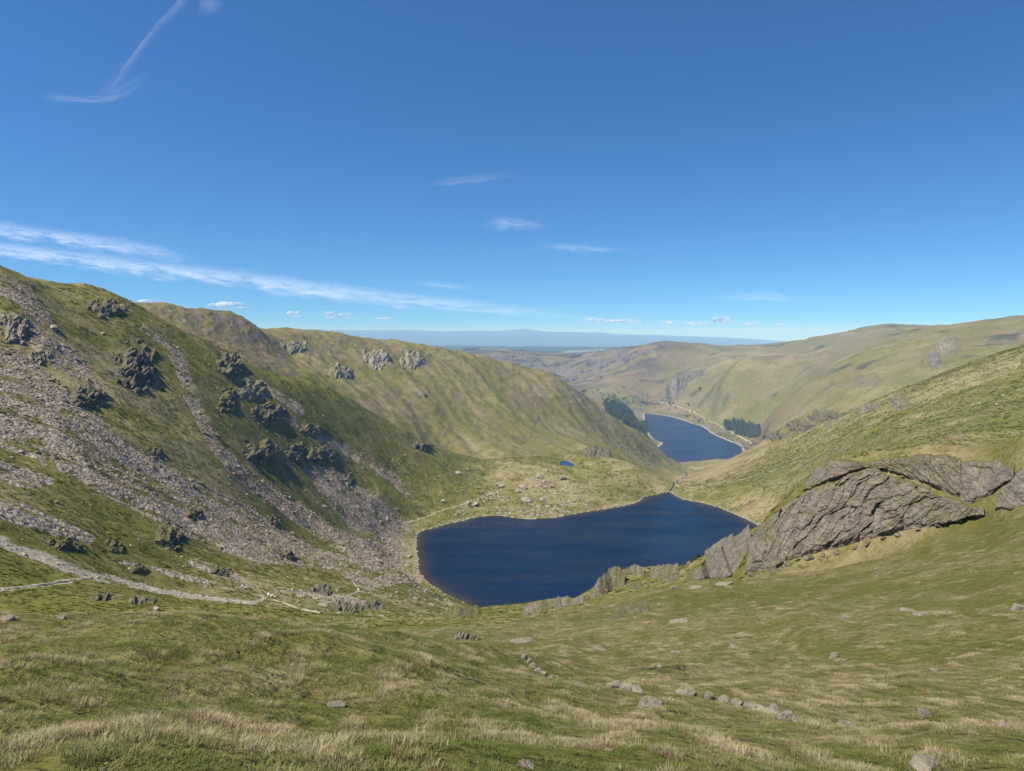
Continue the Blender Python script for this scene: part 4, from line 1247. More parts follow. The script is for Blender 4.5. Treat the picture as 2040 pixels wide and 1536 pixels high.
for bt, tp, nm, sd, am, lab in (
 ([(1360,1160,104),(1404,1150,103),(1432,1155,102),(1462,1140,101),(1482,1112,103),(1499,1078,105)], [(1364,1151,107),(1395,1131,110),(1417,1109,112),(1440,1093,113),(1466,1069,114),(1492,1050,114)], 'rock_slab', 951, 0.6, 'tilted grey slab beyond a grassy cleft left of the large outcrop'),
 ([(1172,1197,118),(1190,1192,117),(1208,1184,117),(1224,1174,117),(1244,1166,117)], [(1176,1188,121),(1191,1160,123),(1212,1137,125),(1236,1133,125),(1246,1145,122)], 'rock_buttress', 961, 0.9, 'upright brown rock buttress standing against the dark tarn water'),
 ([(1236,1150,122),(1258,1142,122),(1285,1145,122)], [(1240,1138,125),(1262,1128,126),(1282,1134,125)], 'rock', 971, 0.5, 'small grey rock top right of the upright buttress by the tarn'),
 ([(1098,1210,120),(1120,1212,120),(1140,1206,119),(1172,1202,117)], [(1103,1201,124),(1112,1193,125),(1128,1193,124),(1170,1195,121)], 'rock', 981, 0.5, 'rounded grey rocks on the brink at the near edge of the tarn'),
 ([(1400,1122,120),(1430,1106,120),(1458,1090,120)], [(1404,1101,124),(1432,1082,125),(1460,1065,125)], 'rock', 1001, 0.5, 'stepped grey rock on the rim between tilted slab and tarn'),
 ([(1294,1152,120),(1325,1148,120),(1354,1142,120)], [(1297,1135,124),(1322,1128,125),(1351,1126,125)], 'rock', 1011, 0.5, 'grass-topped pale rock on the flat part of the rim'),
 ([(1036,1224,120),(1070,1222,120),(1100,1216,120)], [(1041,1211,124),(1068,1204,125),(1097,1198,125)], 'rock', 1021, 0.5, 'low tawny rock on the brink at the middle of the near shore'),
 ([(876,1234,120),(915,1232,120),(955,1224,120)], [(882,1222,124),(915,1213,125),(951,1211,125)], 'rock', 1031, 0.5, 'rounded grey slab at the left end of the brink above the tarn'),
 ([(1360,1132,120),(1385,1115,121),(1405,1100,121)], [(1368,1124,126),(1400,1096,127),(1422,1083,126)], 'rock', 991, 0.4, 'thin rocky rim above the tarn left of the tilted slab'),
):
    rock_face(nm, bt, tp, 90, 46, sd, am, m_crag, None, back=2.5, bulge=0.5, cell=1.5, label=lab, category='rock')

# fallen blocks along the foot of the outcrop
for k, (u, v, w) in enumerate(((1500,1146,16),(1520,1143,12),(1541,1138,22),(1556,1133,12),(1572,1126,15),(1590,1116,10),(1612,1112,17),(1640,1106,11),(1668,1101,13),(1700,1092,10),(1728,1084,14),
                               (1760,1073,10),(1790,1066,13),(1830,1057,9),(1872,1050,12),(1915,1038,10),(1948,1028,12),(1745,935,12),(1800,950,10),(1850,972,12),(1650,962,10),(1690,946,9))):
    p = seen([u], [v])[0]; a = 0.5 * w * math.hypot(p[0], p[1]) / FPX
    me = rock_mesh('block', 1200 + k, 3, (a * 1.25, a, a * 0.75), m_crag, False, 10, 0.06, 0.7)
    o = link('block', me, None, parent=base)
    o.location = Vector((p[0], p[1], p[2] + 0.15 * a)) - base.location
    o.rotation_euler = (0.3 * math.sin(k * 3.1), 0.3 * math.cos(k * 1.7), k * 1.3)
# ------------------------------------------------------------------ many small pieces of one kind, set out by geometry nodes
def scatter(name, pts, rot, scl, pick, tint, sources, label, category, kind='stuff'):
    pts = np.asarray(pts)
    me = bpy.data.meshes.new(name)
    me.vertices.add(len(pts)); me.vertices.foreach_set('co', np.ascontiguousarray(pts, np.float32).ravel())
    add_attr(me, 'rot', rot, 'FLOAT_VECTOR'); add_attr(me, 'scl', scl, 'FLOAT_VECTOR')
    add_attr(me, 'pick', pick, 'INT'); add_attr(me, 'tint', tint, 'FLOAT')
    coll = bpy.data.collections.new(name + '_kinds')            # not linked: only a source
    for i, s in enumerate(sources):
        coll.objects.link(bpy.data.objects.new('%s_kind_%02d' % (name, i), s))
    ng = bpy.data.node_groups.new(name + '_spread', 'GeometryNodeTree')
    ng.interface.new_socket('Geometry', in_out='INPUT', socket_type='NodeSocketGeometry')
    ng.interface.new_socket('Geometry', in_out='OUTPUT', socket_type='NodeSocketGeometry')
    N, L = ng.nodes, ng.links
    gi = N.new('NodeGroupInput'); go = N.new('NodeGroupOutput')
    ci = N.new('GeometryNodeCollectionInfo'); ci.inputs['Collection'].default_value = coll
    ci.inputs['Separate Children'].default_value = True; ci.inputs['Reset Children'].default_value = True
    ip = N.new('GeometryNodeInstanceOnPoints'); ip.inputs['Pick Instance'].default_value = True
    def na(nm, ty):
        a = N.new('GeometryNodeInputNamedAttribute'); a.data_type = ty; a.inputs['Name'].default_value = nm
        return a.outputs['Attribute']
    e2r = N.new('FunctionNodeEulerToRotation')
    L.new(na('rot', 'FLOAT_VECTOR'), e2r.inputs[0])
    L.new(gi.outputs[0], ip.inputs['Points']); L.new(ci.outputs[0], ip.inputs['Instance'])
    L.new(na('pick', 'INT'), ip.inputs['Instance Index'])
    L.new(e2r.outputs[0], ip.inputs['Rotation']); L.new(na('scl', 'FLOAT_VECTOR'), ip.inputs['Scale'])
    L.new(ip.outputs[0], go.inputs[0])
    o = link(name, me, None, label=label, category=category, kind=kind)
    md = o.modifiers.new('spread', 'NODES'); md.node_group = ng
    return o

CELL_A = np.zeros_like(GX)
CELL_A[:-1, :-1] = (R * np.diff(TH, append=TH[-1])[:, None])[:-1, :-1] * np.diff(R, axis=1)[:-1, :]

def sample_land(weight, n, rg):
    """n places on the sheet, drawn in proportion to weight x area"""
    w = (weight * CELL_A).ravel()
    c = np.cumsum(w)
    k = np.searchsorted(c, rg.random(n) * c[-1])
    i, j = np.unravel_index(np.minimum(k, w.size - 1), GX.shape)
    i = np.minimum(i, len(TH) - 2); j = np.minimum(j, len(LR) - 2)
    th = TH[i] + rg.random(n) * (TH[i + 1] - TH[i]); lr = LR[j] + rg.random(n) * (LR[j + 1] - LR[j])
    r = np.exp(lr); x, y = np.sin(th) * r, np.cos(th) * r
    return x, y, land_z(x, y), r

def eulers(normals, spin, tilt=1.0):
    z = np.asarray(normals, float) * tilt + np.array([0, 0, 1 - tilt])
    z = z / np.linalg.norm(z, axis=1)[:, None]
    y = np.cross(z, np.array([1.0, 0, 0])); y /= np.linalg.norm(y, axis=1)[:, None]
    x = np.cross(y, z)
    c, s = np.cos(spin)[:, None], np.sin(spin)[:, None]
    x, y = x * c + y * s, y * c - x * s
    return np.c_[np.arctan2(y[:, 2], z[:, 2]), np.arcsin(np.clip(-x[:, 2], -1, 1)), np.arctan2(x[:, 1], x[:, 0])]

# ---- scree
rg = np.random.default_rng(5)
inframe = VIS & (U > -60) & (U < 2100) & (V < 1560)
N_SC = 95000
ws = np.clip(np.maximum(scree, 0.6 * scree_soft) - 0.12, 0, 1) ** 1.3 * (0.35 + np.clip(0.9 * wob + 0.65, 0, 1)) * inframe * (R > 95) * (R < 900) * (1 - np.clip(path * 2, 0, 1))
for outl in (tarn_p,):
    m = in_poly(GX, GY, grown(outl, 1.0)); ws[m] = 0
x, y, z, r = sample_land(ws, N_SC, rg)
nr = land_normal(x, y)
rad = np.clip(np.exp(rg.normal(math.log(0.165), 0.66, N_SC)), 0.08, 2.0) * np.clip(r / 330, 0.75, 1.35)
sv = np.c_[rad * rg.uniform(0.8, 1.5, N_SC), rad * rg.uniform(0.7, 1.2, N_SC), rad * rg.uniform(0.5, 0.95, N_SC)]
src = [rock_mesh('scree_stone', 40 + i, 1, (1, 1, 1), m_scree, False, 8, 0.08, 0.6) for i in range(6)]
scatter('scree', np.c_[x, y, z + rad * 0.12], eulers(nr + rg.normal(0, 0.25, nr.shape), rg.random(N_SC) * 6.28), sv,
        rg.integers(0, 6, N_SC), rg.random(N_SC), src, 'loose grey brown scree poured down the left fell', 'scree')

# ---- small loose stones on the banks round the tarn
rg = np.random.default_rng(6)
ring = stream([(832,1150),(829,1110),(830,1065),(872,1048),(930,1034),(985,1026),(1050,1033),(1140,1024),(1200,1014),(1265,1002),(1325,980)], [9,8,7,4,4,4,4,4,4,3,3], 300, 1000)
bank = 1.6 * np.maximum.reduce([stream(p_, w_, 500, 1000) for p_, w_ in (([(905,1040),(930,1012),(985,985),(1000,968)], [9,8,8,5]), ([(1000,1022),(1040,1026),(1090,1020)], [8,6,10]), ([(1110,1022),(1135,1000),(1150,990)], [11,9,5]), ([(1050,1000),(1075,1020)], [8,8]), ([(1160,1010),(1170,985)], [7,5]), ([(1060,960),(1100,975),(1180,965)], [8,8,6]))]) * sstep(wob2, -0.25, 0.2) + 0.35 * zone([(895,1040),(925,1000),(1000,965),(1090,955),(1180,990),(1170,1012),(1060,1028)], 600, 1000, 8) * sstep(wob, -0.05, 0.3) + 0.07 * zone([(760,900),(900,915),(1000,960),(920,1010),(840,1030),(780,960)], 600, 1000, 15)
lowb = zone([(560,1170),(700,1175),(840,1165),(930,1205),(860,1235),(700,1235),(580,1215)], 90, 620, 10) * sstep(wob2, -0.1, 0.35)
w_ = (np.clip(1.5 * ring + bank, 0, 2) + 0.9 * lowb + 0.05 * left_w * (R < 800) + 1.3 * path * (R < 420) * (R > 80)) * inframe
w_[in_poly(GX, GY, tarn_p)] = 0
n_ = 7000
x, y, z, r = sample_land(w_ / np.maximum(R, 150), n_, rg)
rad = np.clip(np.exp(rg.normal(math.log(0.26), 0.5, n_)), 0.1, 1.1) * np.interp(r, [100, 300, 900], [0.5, 0.9, 2.1])
m_small = stone_material('bank_stone', (0.48, 0.41, 0.32), (0.28, 0.235, 0.178), 0.2, 0.0, 0.8, 0.2)
src = [rock_mesh('loose_stone', 140 + i, 1, (1, 1, 1), m_small, False, 8, 0.08, 0.6) for i in range(5)]
scatter('loose_stones', np.c_[x, y, z + rad * 0.1], eulers(land_normal(x, y), rg.random(n_) * 6.28), np.c_[rad * 1.2, rad, rad * 0.7], rg.integers(0, 5, n_), rg.random(n_), src,
        'small pale stones strewn over the banks round the tarn', 'stones')

# ---- single boulders
BOULD = [rock_mesh('boulder', 70 + i, 3, (1, 1, 0.8), m_boulder, False, 12, 0.06, 0.75) for i in range(7)]
def boulder(u, v, w, label, hratio=0.75, group=None, k=None, mat=None, sink=0.3, name='boulder', spin=None):
    p = seen([u], [v])[0]
    dist = math.hypot(p[0], p[1])
    a = 0.5 * w * dist / FPX
    k = random.randrange(len(BOULD)) if k is None else k
    o = link(name, BOULD[k], None, label=label, category='boulder', group=group)
    o.location = (p[0], p[1], p[2] + a * hratio * (0.8 - sink))
    o.rotation_euler = (random.uniform(-.2, .2), random.uniform(-.2, .2), random.random() * 6.28 if spin is None else spin)
    o.scale = (a * random.uniform(0.9, 1.1), a * random.uniform(0.85, 1.1), a * hratio * 1.25)
    return o

for u, v, w, hr, lab in (
 (1075,952,17,.75,'large pale boulder on the moraine, nearest the left of the small pond'),
 (1122,955,16,.85,'large pale rounded boulder just below the small pond'),
 (1085,961,11,.7,'small boulder leaning at the foot of the large pale moraine boulder'),
 (1099,970,10,.8,'stout boulder on the grass between the two large pale boulders and the tarn'),
 (1081,998,13,1.0,'upright pale block on the grass above the far shore of the tarn'),
 (1048,999,20,.55,'broad low boulder left of the upright block above the far shore'),
 (1033,981,13,.8,'dark-sided boulder perched alone in the middle of the bank'),
 (1042,972,18,.5,'flat boulder just above the dark-sided perched boulder'),
 (998,972,18,.55,'long boulder above the end of the pale footpath'),
 (991,967,12,.55,'grey boulder behind the long boulder at the footpath end'),
 (952,972,11,.4,'thin dark-shadowed stone alone on the green slope'),
 (912,943,15,.45,'pale flat rock high on the green slope'),
 (884,1000,13,.7,'dark-shadowed boulder above the left part of the footpath'),
 (934,1003,11,.9,'square pale block beside the footpath'),
 (946,1007,14,.6,'cluster stone right of the square block by the footpath'),
 (828,1196,11,.9,'upright pale stone standing on the grass left of the tarn'),
 (671,1178,9,1.0,'short upright stone beside the lower bends of the path'),
 (640,1207,18,.45,'long pale boulder in the bright green hollow'),
 (312,1217,14,.8,'tawny boulder at the left edge of the grassy knoll'),
 (676,1223,10,.7,'dark-ended boulder beyond the brow of the knoll'),
 (65,573,12,.8,'dark block on the upper scree near the left skyline'),
 (108,655,16,.7,'dark boulder at the right edge of the upper scree'),
 (205,665,8,.6,'single white stone on the upper grass of the left fell'),
):
    boulder(u, v, w, lab, hr)

rg = np.random.default_rng(9)
def boulder_group(weight, n, wmin, wmax, label, group, lim=None):
    x, y, z, r = sample_land(weight, n, rg)
    for k in range(n):
        a = 0.5 * (wmin + (wmax - wmin) * rg.random() ** 2.5) * r[k] / FPX
        o = link('boulder', BOULD[int(rg.integers(0, 7))], None, label=label, category='boulder', group=group)
        o.location = (x[k], y[k], z[k] + a * 0.25)
        o.rotation_euler = (rg.uniform(-.3, .3), rg.uniform(-.3, .3), rg.random() * 6.28)
        o.scale = (a * rg.uniform(.8, 1.3), a * rg.uniform(.8, 1.1), a * rg.uniform(.5, .95))
dry_land = ~in_poly(GX, GY, grown(tarn_p, 0.5))
wz = lambda poly, lo, hi, s=6: zone(poly, lo, hi, s) * inframe * dry_land
boulder_group(wz([(895,1040),(925,1000),(1000,965),(1090,955),(1180,990),(1170,1012),(1060,1028)], 600, 1000), 68, 3, 9, 'pale boulder among the strewn stones on the bank beyond the tarn', 'boulders on the bank beyond the tarn')
boulder_group(wz([(700,1085),(830,1065),(832,1110),(845,1160),(760,1180),(690,1150)], 200, 800), 42, 3, 9, 'grey boulder in the boulder field at the left end of the tarn', 'boulders at the left end of the tarn')
boulder_group(wz([(560,1180),(700,1190),(840,1170),(930,1205),(860,1235),(700,1235),(580,1215)], 90, 520), 38, 4, 12, 'grey boulder lying in the grass between the knoll and the tarn', 'boulders between the knoll and the tarn')
boulder_group(wz([(760,900),(900,920),(960,960),(900,1000),(840,1010),(780,960)], 600, 1000), 28, 2, 6, 'small pale stone dotting the green slope left of the pond', 'stones on the green slope')
boulder_group(wz([(1150,940),(1300,965),(1250,990),(1150,985)], 700, 1000), 14, 2, 6, 'small pale stone on the moraine right of the large boulders', 'stones on the right of the moraine')
boulder_group(wz([(960,735),(1080,750),(1160,800),(1180,850),(1080,800),(980,760)], 1400, 2300), 12, 2, 4, 'whitish stone on the face of the middle ridge', 'white stones on the middle ridge')
boulder_group(wz([(1500,960),(1620,900),(1900,830),(2040,800),(2040,870),(1700,920),(1560,990)], 380, 1000), 12, 1.5, 4, 'small pale stone on the smooth green slope of the right fell', 'stones on the right fell')
boulder_group(wz([(260,880),(420,920),(640,1010),(720,1080),(500,1100),(300,960),(60,700),(0,620),(0,1000),(200,1080),(400,1150)], 110, 700), 36, 5, 11, 'large angular block lying on the left fell screes', 'blocks on the screes')
boulder_group(stream([(832,1065),(829,1090),(833,1130),(845,1155)], [7,7,7,7], 300, 900) * dry_land * inframe, 12, 3, 6, 'shore stone at the left edge of the tarn', 'shore stones at the left edge of the tarn')
boulder_group(stream([(850,1054),(900,1040),(960,1027),(1040,1031),(1140,1022),(1270,1000),(1320,980)], [4,4,4,4,4,4,4], 500, 1000) * dry_land * inframe, 14, 2, 6, 'shore stone along the far edge of the tarn', 'shore stones along the far edge of the tarn')

# ---- stones in the near grass
def field_stone(u, v, w, h, seed, label, name='stone', parent=None, sub=4, spin=0.0, tiltx=0.0, tilty=0.0, planes=12, flat=0.5, mat=None, deep=1.0):
    p = seen([u], [v])[0]
    dist = math.hypot(p[0], p[1])
    if parent is None and w > 32 and dist > 14: w *= 0.8; h *= 0.8
    a = 0.5 * w * dist / FPX; b = h * dist / FPX
    pts, f = rock_points(seed, sub, planes, 0.06, flat)
    me = mesh_from(name, pts * np.array([a * 1.0, a * 0.75 * deep, b * 1.0]), f, False)
    me.materials.append(mat or m_stone)
    o = link(name, me, None, parent=parent, label=label, category='stone' if parent is None else None)
    loc = Vector((p[0], p[1], p[2] + b * (0.06 if parent else -0.12)))
    o.location = loc - (parent.location if parent else Vector())
    o.rotation_euler = (tiltx, tilty, spin)
    return o

for u, v, w, h, sd, sx, sy, lab in (
 (1290,1408,66,36,501,.35,.25,'largest lichen-spotted stone in the grass, just below the ruined wall'),
 (1690,1449,44,22,502,.2,.1,'flat pale stone just beyond the right end of the ruined wall'),
 (1838,1528,56,30,503,.1,-.2,'pale stone half buried at the bottom edge right of centre'),
 (1842,1422,42,24,504,-.2,.2,'rounded grey stone under a grass overhang at lower right'),
 (664,1408,46,20,505,.2,.1,'flat pale stone alone in the near grass left of centre'),
 (1045,1526,40,22,506,.0,.3,'broken pale stones at the bottom edge near the middle'),
 (1662,1310,16,26,507,.0,.2,'small upright dark stone in the grassy slope at the right'),
 (1350,1302,26,14,508,.1,.0,'mossy dark stone above the ruined wall'),
 (1040,1280,62,17,509,.1,.0,'low wide grey stone showing in the grass above the ruined wall'),
 (1190,1293,34,15,510,.1,.1,'pointed grey stone in the grass right of the low wide stone'),
 (1318,1328,20,9,511,.1,.1,'small grey stone between the wall and the mossy stone'),
 (1690,1229,34,9,512,.0,.1,'thin pale slab lying on the slope below the outcrop'),
 (1808,1217,24,10,513,.1,.1,'left of two pale stones on the slope below the outcrop'),
 (1836,1225,28,10,514,.1,-.1,'right of two pale stones on the slope below the outcrop'),
 (1860,1337,24,10,515,.1,.1,'small half hidden stone on the slope at the right'),
 (2003,1447,40,14,516,.1,.1,'flat stone in the grass near the right edge'),
 (14,1238,40,26,517,.1,.1,'dark lichened stone at the left edge of the knoll'),
 (122,1233,22,10,518,.1,.1,'small dark stone at the brow of the knoll on the left'),
 (1215,1497,22,9,519,.1,.1,'small pale stone in the near grass below the largest stone'),
 (1460,1288,18,9,520,.1,.1,'small pale stone on the slope above the ruined wall'),
 (2030,1215,22,22,521,.1,.1,'dark stone at the right edge of the slope'),
 (1340,1174,16,16,525,.1,.1,'small block standing on the slope left of the tilted slab'),
 (1385,1172,36,13,526,.1,-.2,'cracked grey rocks on the slope below the tilted slab'),
 (1440,1165,50,9,527,.1,-.2,'thin pale rocks in the turf under the large outcrop'),
 (1350,1240,50,8,530,.2,-.3,'turfy rock edge on the slope above the mossy stone'),
):
    field_stone(u, v, w, h, sd, lab, spin=(sd * 1.7) % 0.8 - 0.4, tiltx=sx, tilty=sy)

# a jagged fin of rock at the end of the knoll: shards standing side by side
p = seen([930], [1272])[0]; k = math.hypot(p[0], p[1]) / FPX
sh = []
for i in range(9):
    pts, f = rock_points(560 + i, 3, 9, 0.08, 0.9)
    q = pts * np.array([5.5, 9, 15 - abs(i - 3) * 1.6]) * k
    c_, s_ = math.cos(0.35 + 0.05 * i), math.sin(0.35 + 0.05 * i)
    q = np.c_[q[:, 0] * c_ + q[:, 2] * s_, q[:, 1], -q[:, 0] * s_ + q[:, 2] * c_]
    sh.append((q + np.array([(i - 4) * 5.2 * k, 1.5 * k * math.sin(i * 2.0), 4 * k - 0.8 * k * i]), f))
sv_, sf_, o_ = [], [], 0
for q, f in sh:
    sv_.append(q); sf_.append(f + o_); o_ += len(q)
link('rock', mesh_from('rock', np.concatenate(sv_), np.concatenate(sf_), False), m_crag, label='jagged fin of upright rock at the right end of the knoll brow', category='rock', loc=p)

wall = bpy.data.objects.new('ruined_wall', None); COL.objects.link(wall)
wall.location = seen([1400], [1393])[0]
wall['label'] = 'ruined stone wall sunk in the grass, a broken row of grey stones'; wall['category'] = 'wall'
for k, (u, v, w, h) in enumerate(((1046,1313,13,12),(1054,1322,13,12),(1062,1330,14,11),(1072,1338,15,10),(1083,1345,13,8),(1097,1353,16,6),(1150,1368,19,7),(1192,1367,14,6),(1226,1370,30,14),(1248,1374,26,10),(1272,1378,30,9),
     (1358,1383,26,8),(1378,1386,28,13),(1414,1391,22,12),(1442,1400,30,14),(1466,1405,28,13),(1498,1413,30,14),(1520,1418,26,12),(1545,1424,34,16),(1568,1432,32,16),(1592,1438,28,9),(1622,1443,20,5))):
    field_stone(u, v, w * 1.1, h * 1.35, 600 + k, None, 'stone', wall, 3, spin=0.3 * math.sin(k * 2.1), tiltx=0.12, tilty=0.12 * math.cos(k), planes=10, flat=0.6, deep=1.1)
# ------------------------------------------------------------------ trees and bushes
def leaf_material(name, c1, c2, trans=0.25):
    m = bpy.data.materials.new(name); t = NT(m)
    oi = t.n('ShaderNodeObjectInfo')
    n = t.noise(t.pos(), 0.35, 3.0)
    c = t.mix(t.math('ADD', t.math('MULTIPLY', oi.outputs['Random'], 0.6), t.math('MULTIPLY', n, 0.4)), c1, c2)
    b = t.out(c, 0.8, None, spec=0.2)
    tr = t.n('ShaderNodeBsdfTranslucent'); t.t.links.new(c, tr.inputs[0])
    mx = t.n('ShaderNodeMixShader'); mx.inputs[0].default_value = trans
    t.t.links.new(b.outputs[0], mx.inputs[1]); t.t.links.new(tr.outputs[0], mx.inputs[2])
    o = [q for q in t.t.nodes if q.type == 'OUTPUT_MATERIAL'][0]
    t.t.links.new(mx.outputs[0], o.inputs[0])
    return m
m_needle = leaf_material('conifer_needles', (0.042, 0.056, 0.017), (0.080, 0.094, 0.030), 0.1)
m_needle2 = leaf_material('larch_needles', (0.04, 0.065, 0.02), (0.07, 0.095, 0.03), 0.15)
m_leaf = leaf_material('broad_leaves', (0.05, 0.085, 0.022), (0.10, 0.135, 0.04), 0.3)
m_shrub = leaf_material('shrub_leaves', (0.045, 0.065, 0.025), (0.085, 0.105, 0.04), 0.2)
m_bark = bpy.data.materials.new('bark'); _t = NT(m_bark); _t.out(_t.mix(_t.noise(_t.pos(), 4.0), (0.06, 0.048, 0.036), (0.12, 0.10, 0.08)), 0.95)

def tube(p0, p1, r0, r1, k=6):
    p0, p1 = np.array(p0, float), np.array(p1, float)
    d = (p1 - p0) / np.linalg.norm(p1 - p0)
    a = np.cross(d, [0.3, 0.9, 0.1]); a /= np.linalg.norm(a); b = np.cross(d, a)
    an = np.linspace(0, 2 * math.pi, k, endpoint=False)
    ring = np.cos(an)[:, None] * a + np.sin(an)[:, None] * b
    v = np.r_[p0 + ring * r0, p1 + ring * r1]
    f = [(i, (i + 1) % k, (i + 1) % k + k, i + k) for i in range(k)]
    return v, f

def join(parts):
    V, F, o = [], [], 0
    for v, f in parts:
        V.append(np.asarray(v)); F += [tuple(i + o for i in q) for q in f]; o += len(v)
    return np.concatenate(V), F

def pymesh(name, v, f, mat, smooth=False):
    me = bpy.data.meshes.new(name); me.from_pydata([tuple(x) for x in v], [], [tuple(q) for q in f]); me.update()
    me.polygons.foreach_set('use_smooth', np.full(len(me.polygons), smooth, bool)); me.materials.append(mat)
    return me

def conifer_meshes(seed, mat, height=1.0, width=0.19):
    rg = np.random.default_rng(seed)
    tr = pymesh('trunk', *tube((0, 0, 0), (0, 0, 0.75), 0.018, 0.006), m_bark)
    parts = []
    T = 9
    for k in range(T):
        z = 0.12 + 0.80 * k / T; r = width * (1 - k / T) ** 0.85 * rg.uniform(0.85, 1.1) + 0.012
        nb = 8
        off = rg.random() * 6.28
        v = [(0, 0, z + 0.17)]; f = []
        for i in range(nb):
            a = off + 6.2832 * i / nb; rr = r * rg.uniform(0.75, 1.15)
            v += [(math.cos(a) * rr, math.sin(a) * rr, z - 0.02 * rg.random()), (math.cos(a + 0.39) * rr * 0.5, math.sin(a + 0.39) * rr * 0.5, z + 0.035)]
        for i in range(nb):
            a, b, c = 1 + 2 * i, 2 + 2 * i, 1 + (2 * i + 2) % (2 * nb)
            f += [(0, a, b), (0, b, c)]
        parts.append((np.array(v), f))
    return tr, pymesh('crown', *join(parts), mat)

def broad_meshes(seed, mat, leaves=230, squash=0.85, low=0.3):
    rg = np.random.default_rng(seed)
    limbs = [tube((0, 0, 0), (0.02, 0, 0.42), 0.035, 0.022)]
    for i in range(4):
        a = i * 1.57 + rg.random()
        limbs.append(tube((0.02, 0, 0.3 + 0.03 * i), (math.cos(a) * 0.22, math.sin(a) * 0.22, 0.62 + 0.1 * rg.random()), 0.018, 0.006, 5))
    tr = pymesh('trunk', *join(limbs), m_bark)
    cl = [np.r_[rg.uniform(-.26, .26, 2), rg.uniform(low + 0.12, 0.84)] for _ in range(11)]
    V, F = [], []
    for i in range(leaves):
        c = cl[i % len(cl)]
        d = rg.normal(size=3); d /= np.linalg.norm(d)
        p = c + d * rg.uniform(0.10, 0.19) * np.array([1, 1, squash])
        n = d + rg.normal(0, 0.5, 3); n /= np.linalg.norm(n)
        a = np.cross(n, rg.normal(size=3)); a /= np.linalg.norm(a); b = np.cross(n, a)
        s = rg.uniform(0.035, 0.07)
        o = len(V)
        V += [p + a * s, p + b * s * 0.8, p - a * s, p - b * s * 0.8]; F.append((o, o + 1, o + 2, o + 3))
    return tr, pymesh('crown', np.array(V), F, mat)

CON = [conifer_meshes(i, m_needle if i % 3 else m_needle2) for i in range(6)]
BRD = [broad_meshes(20 + i, m_leaf) for i in range(4)]
SHR = [broad_meshes(40 + i, m_shrub, 120, 0.7, -0.05) for i in range(3)]

def plant(name, kinds, x, y, h, wide, label, group, category):
    z = float(land_z([x], [y])[0])
    k = kinds[random.randrange(len(kinds))]
    o = bpy.data.objects.new(name, None); COL.objects.link(o)
    o.location = (x, y, z - 0.02 * h); o.rotation_euler = (0, 0, random.random() * 6.28); o.scale = (h * wide, h * wide, h)
    o['label'] = label; o['category'] = category
    if group: o['group'] = group
    for nm, me in (('trunk', k[0]), ('crown', k[1])):
        c = bpy.data.objects.new(nm, me); COL.objects.link(c); c.parent = o
    return o

def in_polygon_uv(poly, n, rg):
    p = np.array(poly, float); out = []
    lo, hi = p.min(0), p.max(0)
    while len(out) < n:
        q = lo + rg.random((n, 2)) * (hi - lo)
        out += list(q[in_poly(q[:, 0], q[:, 1], p)])
    return np.array(out[:n])

rg = np.random.default_rng(31)
def wood(poly, n, h0, h1, lo, hi, label, group, kinds=CON, wide=1.15, name='conifer', category='conifer'):
    q = in_polygon_uv(poly, n * 6, rg)
    P3 = seen(q[:, 0], q[:, 1]); done = []
    for p in P3:
        d = math.hypot(p[0], p[1])
        if d < lo or d > hi or len(done) >= n: continue
        if any((p[0] - a) ** 2 + (p[1] - b) ** 2 < 12 for a, b in done): continue
        if in_poly(p[0], p[1], lake_p): continue
        done.append((p[0], p[1]))
        plant(name, kinds, p[0], p[1], rg.uniform(h0, h1), wide, label, group, category)
wood([(1203,806),(1216,799),(1246,803),(1270,818),(1288,840),(1292,862),(1281,864),(1262,852),(1240,842),(1215,829),(1204,818)], 280, 16, 21, 2200, 3400,
     'dark conifer in the dense plantation on the left shore of the reservoir', 'conifers of the plantation on the left shore', wide=2.3)
wood([(1443,846),(1455,842),(1475,843),(1492,850),(1512,856),(1517,868),(1504,873),(1480,870),(1460,864),(1446,858)], 95, 25, 33, 2200, 3600,
     'tall dark conifer in the isolated clump on the right shore of the reservoir', 'conifers of the clump on the right shore', wide=1.9)
wood([(1030,705),(1072,706),(1072,709),(1030,708)], 10, 14, 20, 4500, 7000, 'tiny conifer in the row on the far moor top', 'conifers on the far moor top')
def singles(lst, h0, h1, label, group, kinds, name, category, lo=1800, hi=6500, wide=1.0):
    for u, v in lst:
        p = seen([u], [v])[0]
        if lo < math.hypot(p[0], p[1]) < hi:
            plant(name, kinds, p[0], p[1], rg.uniform(h0, h1), wide, label, group, category)
singles([(1210,800),(1216,794),(1222,797),(1233,800),(1240,799),(1228,801),(1206,804),(1200,797),(1245,797),(1252,803),(1213,790),(1225,792)], 16, 24, 'round dark broadleaf tree behind the left plantation', 'trees behind the left plantation', BRD, 'broadleaf_tree', 'tree', wide=1.1)
singles([(1276,810),(1283,807),(1290,805),(1297,804),(1288,810),(1270,806),(1262,804),(1303,808),(1310,806)], 12, 18, 'dark broadleaf tree in the row beyond the head of the reservoir', 'trees beyond the reservoir', BRD, 'broadleaf_tree', 'tree', wide=1.2)
singles([(1336,809),(1346,814),(1333,806),(1341,806)], 14, 20, 'round broadleaf tree at the foot of the gill', 'trees at the foot of the gill', BRD, 'broadleaf_tree', 'tree', wide=1.2)
for (u, v), lab in (((1368,833),'large lone tree on the far right bank of the reservoir'), ((1392,842),'round lone tree by the right shore of the reservoir'),
                    ((1371,808),'pale bushy tree on the slope above the right bank'), ((1394,778),'lone tree on the hillside right of the gill'),
                    ((1198,755),'small lone tree on the brown hillside left of the gill'), ((1243,773),'dark small tree on the brown hillside below the moor'),
                    ((1163,785),'small tree at the edge of the middle ridge'), ((1340,850),'bushy tree near the tip of the left shore')):
    singles([(u, v)], 14, 20, lab, None, BRD, 'broadleaf_tree', 'tree', wide=1.25)
